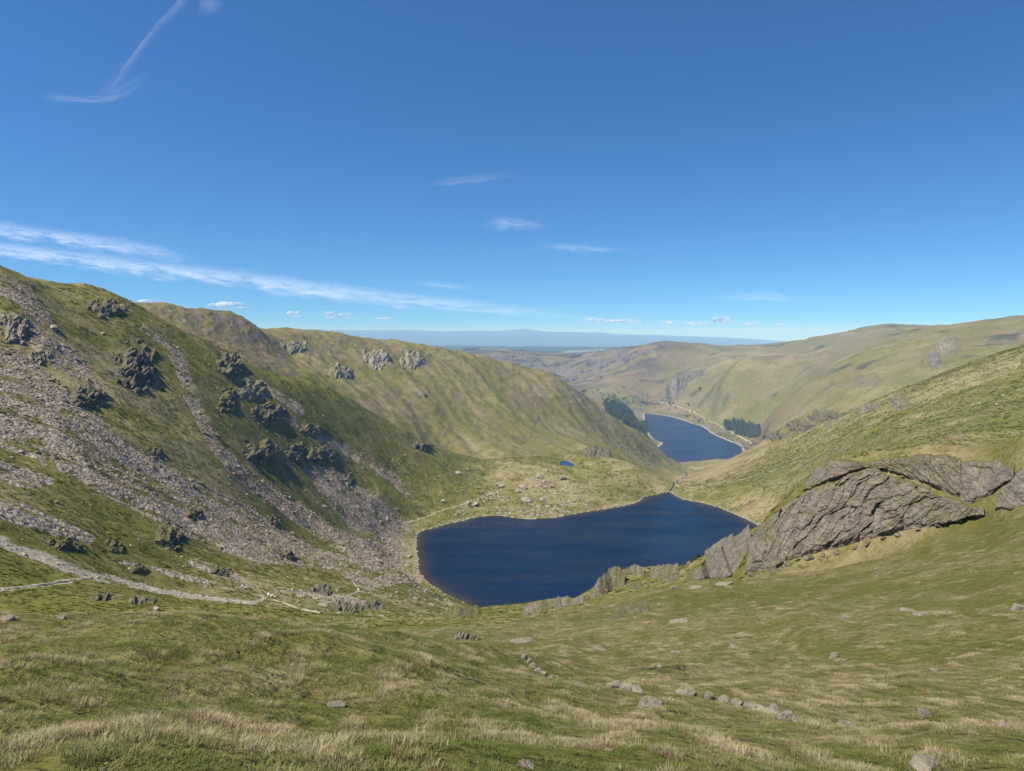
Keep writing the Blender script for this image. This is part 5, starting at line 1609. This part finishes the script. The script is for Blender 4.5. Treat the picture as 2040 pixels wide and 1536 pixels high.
def bushes(poly, n, h0, h1, lo, hi, label, group, wide=1.5):
    q = in_polygon_uv(poly, n * 3, rg); c = 0
    for p in seen(q[:, 0], q[:, 1]):
        if lo < math.hypot(p[0], p[1]) < hi and c < n and not in_poly(p[0], p[1], lake_p):
            plant('bush', SHR, p[0], p[1], rg.uniform(h0, h1), wide, label, group, 'bush'); c += 1
bushes([(1195,845),(1230,850),(1300,895),(1320,920),(1290,930),(1240,895)], 90, 2.5, 5.5, 1400, 2500, 'dark juniper bush dotting the end slope of the middle ridge', 'bushes on the ridge end')
bushes([(1474,888),(1500,878),(1512,888),(1506,905),(1485,908)], 45, 4, 8, 2000, 3200, 'green scrub bush at the near right corner of the reservoir', 'scrub at the corner of the reservoir', 1.4)
bushes([(1415,858),(1450,862),(1480,878),(1472,884),(1440,872)], 30, 4, 7, 2300, 3500, 'green bush along the right shore below the conifer clump', 'bushes below the conifer clump', 1.4)
bushes([(1185,775),(1330,790),(1345,815),(1285,818),(1195,800)], 45, 7, 13, 3000, 4600, 'small bush on the brown slope beyond the reservoir', 'bushes beyond the reservoir', 1.2)
bushes([(1345,815),(1400,832),(1440,850),(1400,845),(1350,828)], 26, 6, 11, 2800, 3900, 'small bush on the pasture beside the reservoir', 'bushes on the reservoir pasture', 1.2)
bushes([(1355,770),(1350,790),(1338,800),(1390,745),(1400,740)], 30, 5, 9, 3500, 4500, 'dark bush growing in the gill', 'bushes in the gill', 1.1)
bushes([(960,725),(1130,755),(1180,775),(1080,735)], 60, 8, 14, 3600, 6500, 'dark bush on the rough far moor', 'bushes on the far moor', 1.3)

# ------------------------------------------------------------------ dry stone walls far off
def far_wall(uv, label, h=1.4, w=0.8):
    q = resample([(a, b) for a, b in uv], 40)
    P3 = seen(q[:, 0], q[:, 1])
    c = P3[0].copy()
    d = np.gradient(P3[:, :2], axis=0); d /= np.linalg.norm(d, axis=1)[:, None] + 1e-9
    nrm = np.c_[-d[:, 1], d[:, 0]]
    rows = []
    for o, z in ((-w / 2, -0.5), (-w / 2.6, h), (w / 2.6, h), (w / 2, -0.5)):
        x = P3[:, 0] + nrm[:, 0] * o; y = P3[:, 1] + nrm[:, 1] * o
        rows.append(np.c_[x, y, land_z(x, y) + z + 0.12 * noise2(np.arange(40) * 1.7, np.full(40, o), 3)])
    V3 = np.stack(rows, 1).reshape(-1, 3)
    f = [(i * 4 + k, i * 4 + k + 1, i * 4 + k + 5, i * 4 + k + 4) for i in range(39) for k in range(3)]
    link('stone_wall', mesh_from('stone_wall', V3 - c, np.array(f), False), m_crag, label=label, category='wall', loc=c)
far_wall([(858,702),(872,716),(890,731),(912,750),(930,765)], 'long straight stone wall climbing the middle ridge to its crest', 1.6, 1.3)
far_wall([(1082,842),(1094,851),(1104,862),(1110,870)], 'short stone wall beside the bright green patch on the middle ridge', 1.6, 1.3)

# ------------------------------------------------------------------ sheep
m_wool = bpy.data.materials.new('wool'); _t = NT(m_wool); _t.out(_t.mix(_t.noise(_t.pos(), 9.0), (0.62, 0.58, 0.50), (0.80, 0.77, 0.70)), 0.95)
def sheep_mesh():
    v = [(0, 0, .62), (.32, 0, .66), (.52, 0, .74), (.68, 0, .86), (.84, 0, .80), (-.36, 0, .66), (-.50, 0, .62),
         (.30, .13, .40), (.31, .13, .22), (.31, .13, .02), (.30, -.13, .40), (.31, -.13, .22), (.31, -.13, .02),
         (-.34, .13, .42), (-.40, .13, .24), (-.37, .13, .02), (-.34, -.13, .42), (-.40, -.13, .24), (-.37, -.13, .02), (.66, .10, .90), (.66, -.10, .90)]
    e = [(0, 1), (1, 2), (2, 3), (3, 4), (0, 5), (5, 6), (1, 7), (7, 8), (8, 9), (1, 10), (10, 11), (11, 12), (5, 13), (13, 14), (14, 15), (5, 16), (16, 17), (17, 18), (3, 19), (3, 20)]
    rad = [.27, .26, .17, .12, .065, .26, .16, .09, .045, .04, .09, .045, .04, .10, .05, .04, .10, .05, .04, .025, .025]
    me = bpy.data.meshes.new('sheep_base'); me.from_pydata(v, e, [])
    o = bpy.data.objects.new('sheep_base', me); COL.objects.link(o)
    sk = o.modifiers.new('skin', 'SKIN')
    for i, r in enumerate(rad): me.skin_vertices[0].data[i].radius = (r, r)
    me.skin_vertices[0].data[0].use_root = True
    ss = o.modifiers.new('sub', 'SUBSURF'); ss.levels = 1; ss.render_levels = 1
    dg = bpy.context.evaluated_depsgraph_get()
    out = bpy.data.meshes.new_from_object(o.evaluated_get(dg)); out.name = 'sheep'
    bpy.data.objects.remove(o); bpy.data.meshes.remove(me)
    out.materials.clear(); out.materials.append(m_wool)
    return out
sheep_me = sheep_mesh()
def sheep(u, v, label, group=None, spin=0.0, size=1.0):
    p = seen([u], [v])[0]
    o = link('sheep', sheep_me, None, label=label, category='sheep', group=group, loc=p)
    o.rotation_euler = (0, 0, spin); o.scale = (size,) * 3
sheep(535,1189,'left of two white sheep resting beside the bend of the stony path', None, 1.9, 1.0)
sheep(541,1191,'right of two white sheep resting beside the bend of the stony path', None, 0.6, 0.9)
for k, (u, v) in enumerate(((1937,807),(1951,804),(1998,790),(1999,799),(1985,806),(1808,851))):
    sheep(u, v, 'tiny white sheep grazing on the green slope of the right fell', 'sheep on the right fell', k * 1.3, 1.15)

# ------------------------------------------------------------------ grass close to the eye
m_grass = bpy.data.materials.new('grass_blades'); t = NT(m_grass)
ti = t.attr('tint', 'INSTANCER').outputs['Fac']
bl = t.attr('blade', 'GEOMETRY').outputs['Fac']
v_ = t.math('ADD', ti, t.math('MULTIPLY', t.math('SUBTRACT', bl, 0.5), 0.5))
c = t.mix(t.ramp(v_, 0.12, 0.5), (0.115, 0.15, 0.028), (0.225, 0.225, 0.065))
c = t.mix(t.ramp(v_, 0.45, 0.95), c, (0.52, 0.43, 0.26))
oi_ = t.n('ShaderNodeObjectInfo').outputs['Random']
c = t.mix(t.math('MULTIPLY', t.ramp(oi_, 0.86, 0.9), 0.6), c, (0.26, 0.16, 0.075))
b = t.out(c, 0.75, None, spec=0.15)
tr = t.n('ShaderNodeBsdfTranslucent'); t.t.links.new(c, tr.inputs[0])
mx = t.n('ShaderNodeMixShader'); mx.inputs[0].default_value = 0.35
t.t.links.new(b.outputs[0], mx.inputs[1]); t.t.links.new(tr.outputs[0], mx.inputs[2])
o_ = [q for q in t.t.nodes if q.type == 'OUTPUT_MATERIAL'][0]; t.t.links.new(mx.outputs[0], o_.inputs[0])

def tuft(seed, blades, h, spread, lean, width):
    rg = np.random.default_rng(seed); V, F, A = [], [], []
    wind = np.array([0.35, 0.1])
    for i in range(blades):
        a = rg.random() * 6.28; rr = spread * math.sqrt(rg.random())
        b0 = np.array([math.cos(a) * rr, math.sin(a) * rr, -0.02])
        hh = h * rg.uniform(0.45, 1.1)
        ld = np.array([math.cos(a), math.sin(a)]) * rg.uniform(0.1, 1.0) + wind * rg.uniform(0.2, 0.9) + rg.normal(0, 0.35, 2)
        ld = ld * lean * hh
        side = np.array([-ld[1], ld[0]]); side = side / (np.linalg.norm(side) + 1e-9) * width * rg.uniform(0.7, 1.3)
        p1 = b0 + np.array([ld[0] * 0.35, ld[1] * 0.35, hh * 0.62]); p2 = b0 + np.array([ld[0], ld[1], hh * rg.uniform(0.8, 1.0)])
        s3 = np.array([side[0], side[1], 0])
        o = len(V); V += [b0 - s3, b0 + s3, p1 - s3 * 0.7, p1 + s3 * 0.7, p2]; F += [(o, o + 1, o + 3, o + 2), (o + 2, o + 3, o + 4)]
        A += [rg.random()] * 5
    me = pymesh('grass_tuft', np.array(V), F, m_grass)
    add_attr(me, 'blade', np.array(A))
    return me
TUFTS = [tuft(1, 46, .045, .10, 1.0, .0036), tuft(2, 46, .055, .11, 1.0, .0036), tuft(3, 50, .075, .09, 0.8, .0030), tuft(4, 54, .09, .09, 0.8, .0030), tuft(5, 44, .035, .12, 1.3, .0042), tuft(6, 54, .115, .075, 0.7, .0028)]
rg = np.random.default_rng(77)
def near_ok(x, y): return np.ones(len(x), bool)
bands = ((1.9, 5, 620), (5, 10, 430), (10, 18, 270), (18, 34, 140), (34, 62, 64), (62, 100, 20))
PX, SCL, PK, TI, RT = [], [], [], [], []
wide_vis = (QS >= QMAX - 0.03) & (U > -160) & (U < 2200) & (V < 1640)
for a, bnd, dens in bands:
    w = wide_vis * (R >= a) * (R < bnd) * (reg == 0)
    n = int(dens * (w * CELL_A).sum())
    if n == 0: continue
    x, y, z, r = sample_land(w.astype(float), n, rg)
    ks = max(0.38, 0.03 * a)
    kp = rg.random(n) < np.clip(0.62 + 1.3 * fbm(x / ks, y / ks, 2, 185), 0.08, 1)
    x, y, z, r = x[kp], y[kp], z[kp], r[kp]; n = len(x)
    nr = land_normal(x, y, np.maximum(0.4, 0.02 * r))
    big = fbm(x / 1.2, y / 2.6, 3, 82); ps = max(0.42, 0.024 * a); pat = fbm(x / ps, y / (ps * 2.6), 3, 182); wide = fbm(x / 14.0, y / 14.0, 2, 83)
    tn = np.clip(0.35 + 0.14 * sstep(-x / np.maximum(y, 1), -0.1, 0.6) + 0.45 * big + 0.95 * pat + 0.3 * wide + rg.normal(0, 0.10, n), 0, 1)
    grow = np.clip(0.50 + 0.42 * tn + 0.55 * fbm(x / 1.3, y / 1.3, 2, 183), 0.4, 1.7)
    far = np.interp(r, [2, 10, 30, 110], [0.85, 0.95, 1.2, 1.9])
    sc = grow * far * rg.uniform(0.75, 1.2, n)
    PX.append(np.c_[x, y, z]); SCL.append(np.c_[sc * 1.1, sc * 1.1, sc * np.interp(r, [2, 30, 110], [1.0, 0.85, 0.6])])
    tall = tn + rg.normal(0, 0.15, n)
    PK.append(np.where(tall > 0.62, rg.choice([2, 3, 5], n), rg.choice([0, 1, 4], n)))
    TI.append(tn); RT.append(eulers(nr, rg.random(n) * 6.28, 0.7))
PX, SCL, PK, TI, RT = (np.concatenate(k) for k in (PX, SCL, PK, TI, RT))
print('TUFTS', len(PX))
scatter('grass', PX, RT, SCL, PK, TI, TUFTS, 'rough green and straw coloured hill grass in the foreground', 'grass')

# ---- tussocks on the nearer fells: low clumps of coarse grass that break up the turf
m_tus = bpy.data.materials.new('tussock_grass'); t = NT(m_tus)
ti = t.attr('tint', 'INSTANCER').outputs['Fac']; nn = t.noise(t.pos(), 2.5, 4.0, 0.65)
v_ = t.math('ADD', ti, t.math('MULTIPLY', t.math('SUBTRACT', nn, 0.5), 0.8))
c = t.mix(t.ramp(v_, 0.1, 0.55), (0.095, 0.105, 0.018), (0.175, 0.165, 0.038)); c = t.mix(t.ramp(v_, 0.5, 1.0), c, (0.38, 0.30, 0.13))
t.out(c, 0.95, None, spec=0.05)
def tussock(seed):
    rg = np.random.default_rng(seed); V, F = [], []
    for i in range(26):
        a = rg.random() * 6.28; rr = 0.8 * math.sqrt(rg.random()); b0 = np.array([math.cos(a) * rr, math.sin(a) * rr, -0.1])
        hh = (1.05 - 0.7 * rr) * rg.uniform(0.6, 1.1); ld = np.array([math.cos(a), math.sin(a)]) * rg.uniform(.2, .8) + rg.normal(0, .2, 2)
        sd = np.array([-math.sin(a), math.cos(a), 0]) * rg.uniform(.14, .26)
        o = len(V); V += [b0 - sd, b0 + sd, b0 + np.array([ld[0], ld[1], hh])]; F.append((o, o + 1, o + 2))
    return pymesh('tussock', np.array(V), F, m_tus)
rg = np.random.default_rng(78)
vis2 = VIS & (U > -60) & (U < 2100) & (V > 560)
wt = vis2 * (R > 70) * (R < 1150) * (1 - np.clip(scree * 1.3 + path * 2 + rock, 0, 1)) * np.clip(0.55 + 1.2 * fbm(GX / 22.0, GY / 22.0, 3, 191), 0.05, 1.5) / np.maximum(R, 90) ** 1.1
wt[in_poly(GX, GY, grown(tarn_p, 1.5)) | in_poly(GX, GY, grown(pond_p, 1.0))] = 0
n = 70000
x, y, z, r = sample_land(wt, n, rg)
it = np.clip(np.searchsorted(TH, np.arctan2(x, y)) - 1, 0, len(TH) - 2); ir = np.clip(np.searchsorted(LR, np.log(np.hypot(x, y))) - 1, 0, len(LR) - 2)
tn = np.clip(tone[it, ir] - 0.1 + 0.35 * fbm(x / 6.0, y / 6.0, 2, 192) + rg.normal(0, 0.12, n), 0, 1)
sc = np.clip(np.exp(rg.normal(0, 0.35, n)), 0.4, 2.2) * np.interp(r, [70, 300, 1100], [0.22, 0.55, 1.1])
scatter('tussocks', np.c_[x, y, z], eulers(land_normal(x, y), rg.random(n) * 6.28, 0.8), np.c_[sc, sc, sc * 0.6], rg.integers(0, 4, n), tn, [tussock(60 + i) for i in range(4)],
        'coarse grass tussocks over the fellsides around the tarn', 'grass')
# ------------------------------------------------------------------ clouds
m_cirrus = bpy.data.materials.new('cirrus'); t = NT(m_cirrus)
uv = t.n('ShaderNodeUVMap'); uv.uv_map = 'along'
sx = t.n('ShaderNodeSeparateXYZ'); t.t.links.new(uv.outputs[0], sx.inputs[0])
st = t.n('ShaderNodeVectorMath', operation='MULTIPLY'); t.t.links.new(uv.outputs[0], st.inputs[0]); st.inputs[1].default_value = (1.0, 2.6, 1.0)
n1 = t.noise(st.outputs[0], 1.7, 4.0, 0.55); n2 = t.noise(st.outputs[0], 9.0, 7.0, 0.7)
dens = t.attr('thickness').outputs['Fac']
edge = t.math('ABSOLUTE', t.math('SUBTRACT', t.math('ADD', sx.outputs[1], t.math('MULTIPLY', t.math('SUBTRACT', n1, 0.5), 0.8)), 0.5))
body = t.ramp(edge, 0.50, 0.0)
al = t.math('MULTIPLY', t.math('MULTIPLY', body, dens), t.ramp(t.math('ADD', n1, t.math('MULTIPLY', n2, 0.9)), 0.6, 1.25), clamp=True)
tl = t.n('ShaderNodeBsdfTranslucent'); tl.inputs[0].default_value = (0.92, 0.93, 0.95, 1)
tp = t.n('ShaderNodeBsdfTransparent')
mx = t.n('ShaderNodeMixShader'); t.set(mx.inputs[0], al); t.t.links.new(tp.outputs[0], mx.inputs[1]); t.t.links.new(tl.outputs[0], mx.inputs[2])
oo = t.n('ShaderNodeOutputMaterial'); t.t.links.new(mx.outputs[0], oo.inputs[0])

def at_height(u, v, alt):
    a, y, z = ray(u, v)
    k = (alt - EYE_Z) / z
    return a * k, y * k, z * k + EYE_Z

def cirrus(lower, upper, dens, label, alt=6500.0, n=48, m=10, stretch=1.0):
    """a thin sheet of ice cloud at one height between two edges"""
    Lo = resample(lower, n); Up = resample(upper, n)
    t_ = np.linspace(0, 1, m)[None, :, None]
    uvp = Lo[:, None] * (1 - t_) + Up[:, None] * t_
    x, y, z = at_height(uvp[..., 0], uvp[..., 1], alt)
    z = z + 60 * noise2(x / 4000, y / 4000, 5)
    c = np.array([x.mean(), y.mean(), alt])
    V3 = np.stack([x, y, z], -1).reshape(-1, 3) - c
    idx = np.arange(n * m).reshape(n, m)
    f = np.stack([idx[:-1, :-1], idx[1:, :-1], idx[1:, 1:], idx[:-1, 1:]], -1).reshape(-1, 4)
    me = mesh_from('cloud', V3, f, True)
    asp = stretch * max(1.0, np.hypot(*(Lo[-1] - Lo[0])) / max(6, np.hypot(*(Up[n // 2] - Lo[n // 2]))))
    seedo = (len(label) * 7.13) % 11
    uu = np.repeat(np.linspace(0, asp * 0.5, n)[:, None], m, 1) + seedo; vv = np.repeat(np.linspace(0, 1, m)[None], n, 0)
    lay = me.uv_layers.new(name='along')
    fl = f.ravel()
    lay.data.foreach_set('uv', np.stack([uu.ravel()[fl], vv.ravel()[fl]], -1).astype(np.float32).ravel())
    s = np.linspace(0, 1, n)
    d = 0.52 * np.interp(s, np.linspace(0, 1, len(dens)), dens)
    add_attr(me, 'thickness', np.repeat(d[:, None], m, 1).ravel())
    return link('cloud', me, m_cirrus, label=label, category='cloud', loc=c)

cirrus([(-150,500),(0,520),(200,545),(400,570),(600,598),(800,618),(1000,634),(1150,643),(1250,648)], [(-150,462),(0,474),(150,492),(300,512),(450,528),(600,548),(800,575),(1000,598),(1150,620),(1250,636)],
       [.55,.62,.62,.6,.62,.62,.55,.45,.32,.15,0], 'long pale streak of cloud slanting down from the left edge towards the horizon', n=80, m=12)
cirrus([(-150,480),(0,482),(100,492),(200,505),(300,520),(400,530)], [(-150,420),(0,432),(100,450),(200,462),(300,478),(400,512)], [.4,.45,.55,.6,.5,.4,0], 'ragged wisps of cloud above the long streak at the left edge')
cirrus([(160,200),(200,170),(240,130),(270,95),(300,55),(345,0),(360,-40)], [(200,205),(240,180),(262,140),(292,95),(320,60),(375,10),(390,-30)], [0,.10,.14,.19,.13,.14,.08], 'thin feathery wisp rising to the top edge at the upper left')
cirrus([(80,206),(120,208),(160,210),(210,214),(250,208),(280,190)], [(80,182),(120,184),(160,190),(210,190),(260,150),(320,105)], [0,.13,.15,.15,.13,.07,0], 'faint hooked wisp low in the upper left of the sky')
cirrus([(395,30),(420,38),(440,28)], [(400,-20),(420,-20),(445,-10)], [.1,.18,.05], 'small faint wisp touching the top edge at the upper left')
cirrus([(950,460),(1000,462),(1050,460),(1100,454)], [(960,436),(1000,424),(1040,430),(1100,446)], [0,.28,.22,0], 'small faint cloud patch in the middle of the sky')
cirrus([(1060,498),(1120,502),(1180,506),(1260,502)], [(1060,484),(1120,482),(1180,486),(1260,494)], [0,.24,.26,0], 'thin short streak right of the middle cloud patch')
cirrus([(845,376),(900,374),(960,368),(1040,356)], [(845,356),(900,352),(960,342),(1040,340)], [0,.16,.1,0], 'very faint streak high in the middle of the sky')
cirrus([(1410,596),(1480,602),(1540,606),(1600,604)], [(1410,584),(1480,580),(1540,574),(1600,596)], [0,.2,.24,0], 'faint thin cloud low at the right of the sky')
cirrus([(820,572),(860,574),(900,578),(950,580)], [(820,560),(860,556),(900,560),(950,570)], [0,.25,.2,0], 'short faint streak just above the long slanting cloud')

m_cumulus = bpy.data.materials.new('cumulus'); t = NT(m_cumulus)
df = t.n('ShaderNodeBsdfDiffuse'); df.inputs[0].default_value = (0.93, 0.93, 0.94, 1)
tl = t.n('ShaderNodeBsdfTranslucent'); tl.inputs[0].default_value = (0.93, 0.93, 0.94, 1)
tp = t.n('ShaderNodeBsdfTransparent')
m1 = t.n('ShaderNodeMixShader'); m1.inputs[0].default_value = 0.35; t.t.links.new(df.outputs[0], m1.inputs[1]); t.t.links.new(tl.outputs[0], m1.inputs[2])
m2 = t.n('ShaderNodeMixShader'); t.set(m2.inputs[0], t.ramp(t.noise(t.pos(), 0.0022, 5.0, 0.65), 0.38, 0.68, 0.03, 0.6))
t.t.links.new(tp.outputs[0], m2.inputs[1]); t.t.links.new(m1.outputs[0], m2.inputs[2])
oo = t.n('ShaderNodeOutputMaterial'); t.t.links.new(m2.outputs[0], oo.inputs[0])
def cumulus(u, v, w, h, seed, label, D=52000.0):
    rg = np.random.default_rng(seed)
    c = np.array(place(u, v, D)); W = w * D / FPX; H = h * D / FPX
    d, f = ico(4)
    lumps = [(rg.uniform(-.42, .42), rg.uniform(-.2, .2), rg.uniform(0.0, .25), rg.uniform(.12, .26)) for _ in range(9)] + [(0, 0, 0, .3)]
    rad = np.zeros(len(d))
    # outermost crossing of any lump, seen from the middle of the cloud
    for lx, ly, lz, lr in lumps:
        q = np.array([lx * 0.7, ly, lz * 0.6]); b = d @ q; disc = b * b - (q @ q) + lr * lr
        rad = np.maximum(rad, np.where(disc > 0, b + np.sqrt(np.maximum(disc, 0)), 0))
    rad = np.maximum(rad, 0.1) * (1 + 0.15 * fbm(d[:, 0] * 5 + seed, d[:, 2] * 5 + d[:, 1] * 3, 3, seed))
    p = d * rad[:, None]
    p[:, 2] = np.where(p[:, 2] < -0.05, -0.05 + (p[:, 2] + 0.05) * 0.2, p[:, 2])
    p = p * np.array([W * 0.95, W * 0.6, H * 2.0])
    me = mesh_from('cloud', p, f, True)
    link('cloud', me, m_cumulus, label=label, category='cloud', loc=c)
for i, (u, v, w, h, lab) in enumerate((
 (295,606,56,16,'white cumulus top peeping over the left ridge'), (450,612,90,18,'broad low white cumulus above the middle of the left ridge'), (585,628,34,12,'small white cumulus right of the left ridge'),
 (655,630,34,14,'brighter left one of a pair of small cumulus clouds'), (690,631,40,12,'right one of a pair of small cumulus clouds'),
 (1185,642,56,12,'flat little cumulus left of the lake valley on the horizon'), (1245,643,84,12,'long flat cumulus over the lake valley'), (1332,645,40,8,'small grey cloud right of the long flat cumulus'),
 (1440,641,50,18,'white heaped cumulus standing over the right fells'), (1395,646,60,7,'thin grey cloud left of the heaped cumulus'), (1490,647,50,7,'thin grey cloud right of the heaped cumulus'),
 (765,637,44,7,'faint flat cloud near the horizon left of the middle'), (1555,648,34,5,'tiny grey cloud far right near the horizon'))):
    cumulus(u, v, w, h, 800 + i, lab)

# ------------------------------------------------------------------ haze: one box of even air round everything
z0, z1 = float(GZ.min()) - 1.0, max(float(GZ.max()), EYE_Z) + 6.0
m_haze = bpy.data.materials.new('haze_air'); t = NT(m_haze)
pv = t.n('ShaderNodeVolumePrincipled'); pv.inputs['Color'].default_value = (0.24, 0.50, 1.0, 1); pv.inputs['Absorption Color'].default_value = (1, 1, 1, 1); pv.inputs['Density'].default_value = 6.0e-5; pv.inputs['Anisotropy'].default_value = -0.2
oo = t.n('ShaderNodeOutputMaterial'); t.t.links.new(pv.outputs[0], oo.inputs['Volume'])
S = 48600.0
hv = np.array([(sx, sy, sz) for sz in (z0, z1) for sx, sy in ((-S, -S), (S, -S), (S, S), (-S, S))])
hf = np.array([(3, 2, 1, 0), (4, 5, 6, 7), (0, 1, 5, 4), (1, 2, 6, 5), (2, 3, 7, 6), (3, 0, 4, 7)])
link('haze', mesh_from('haze', hv, hf, False), m_haze, kind='stuff')
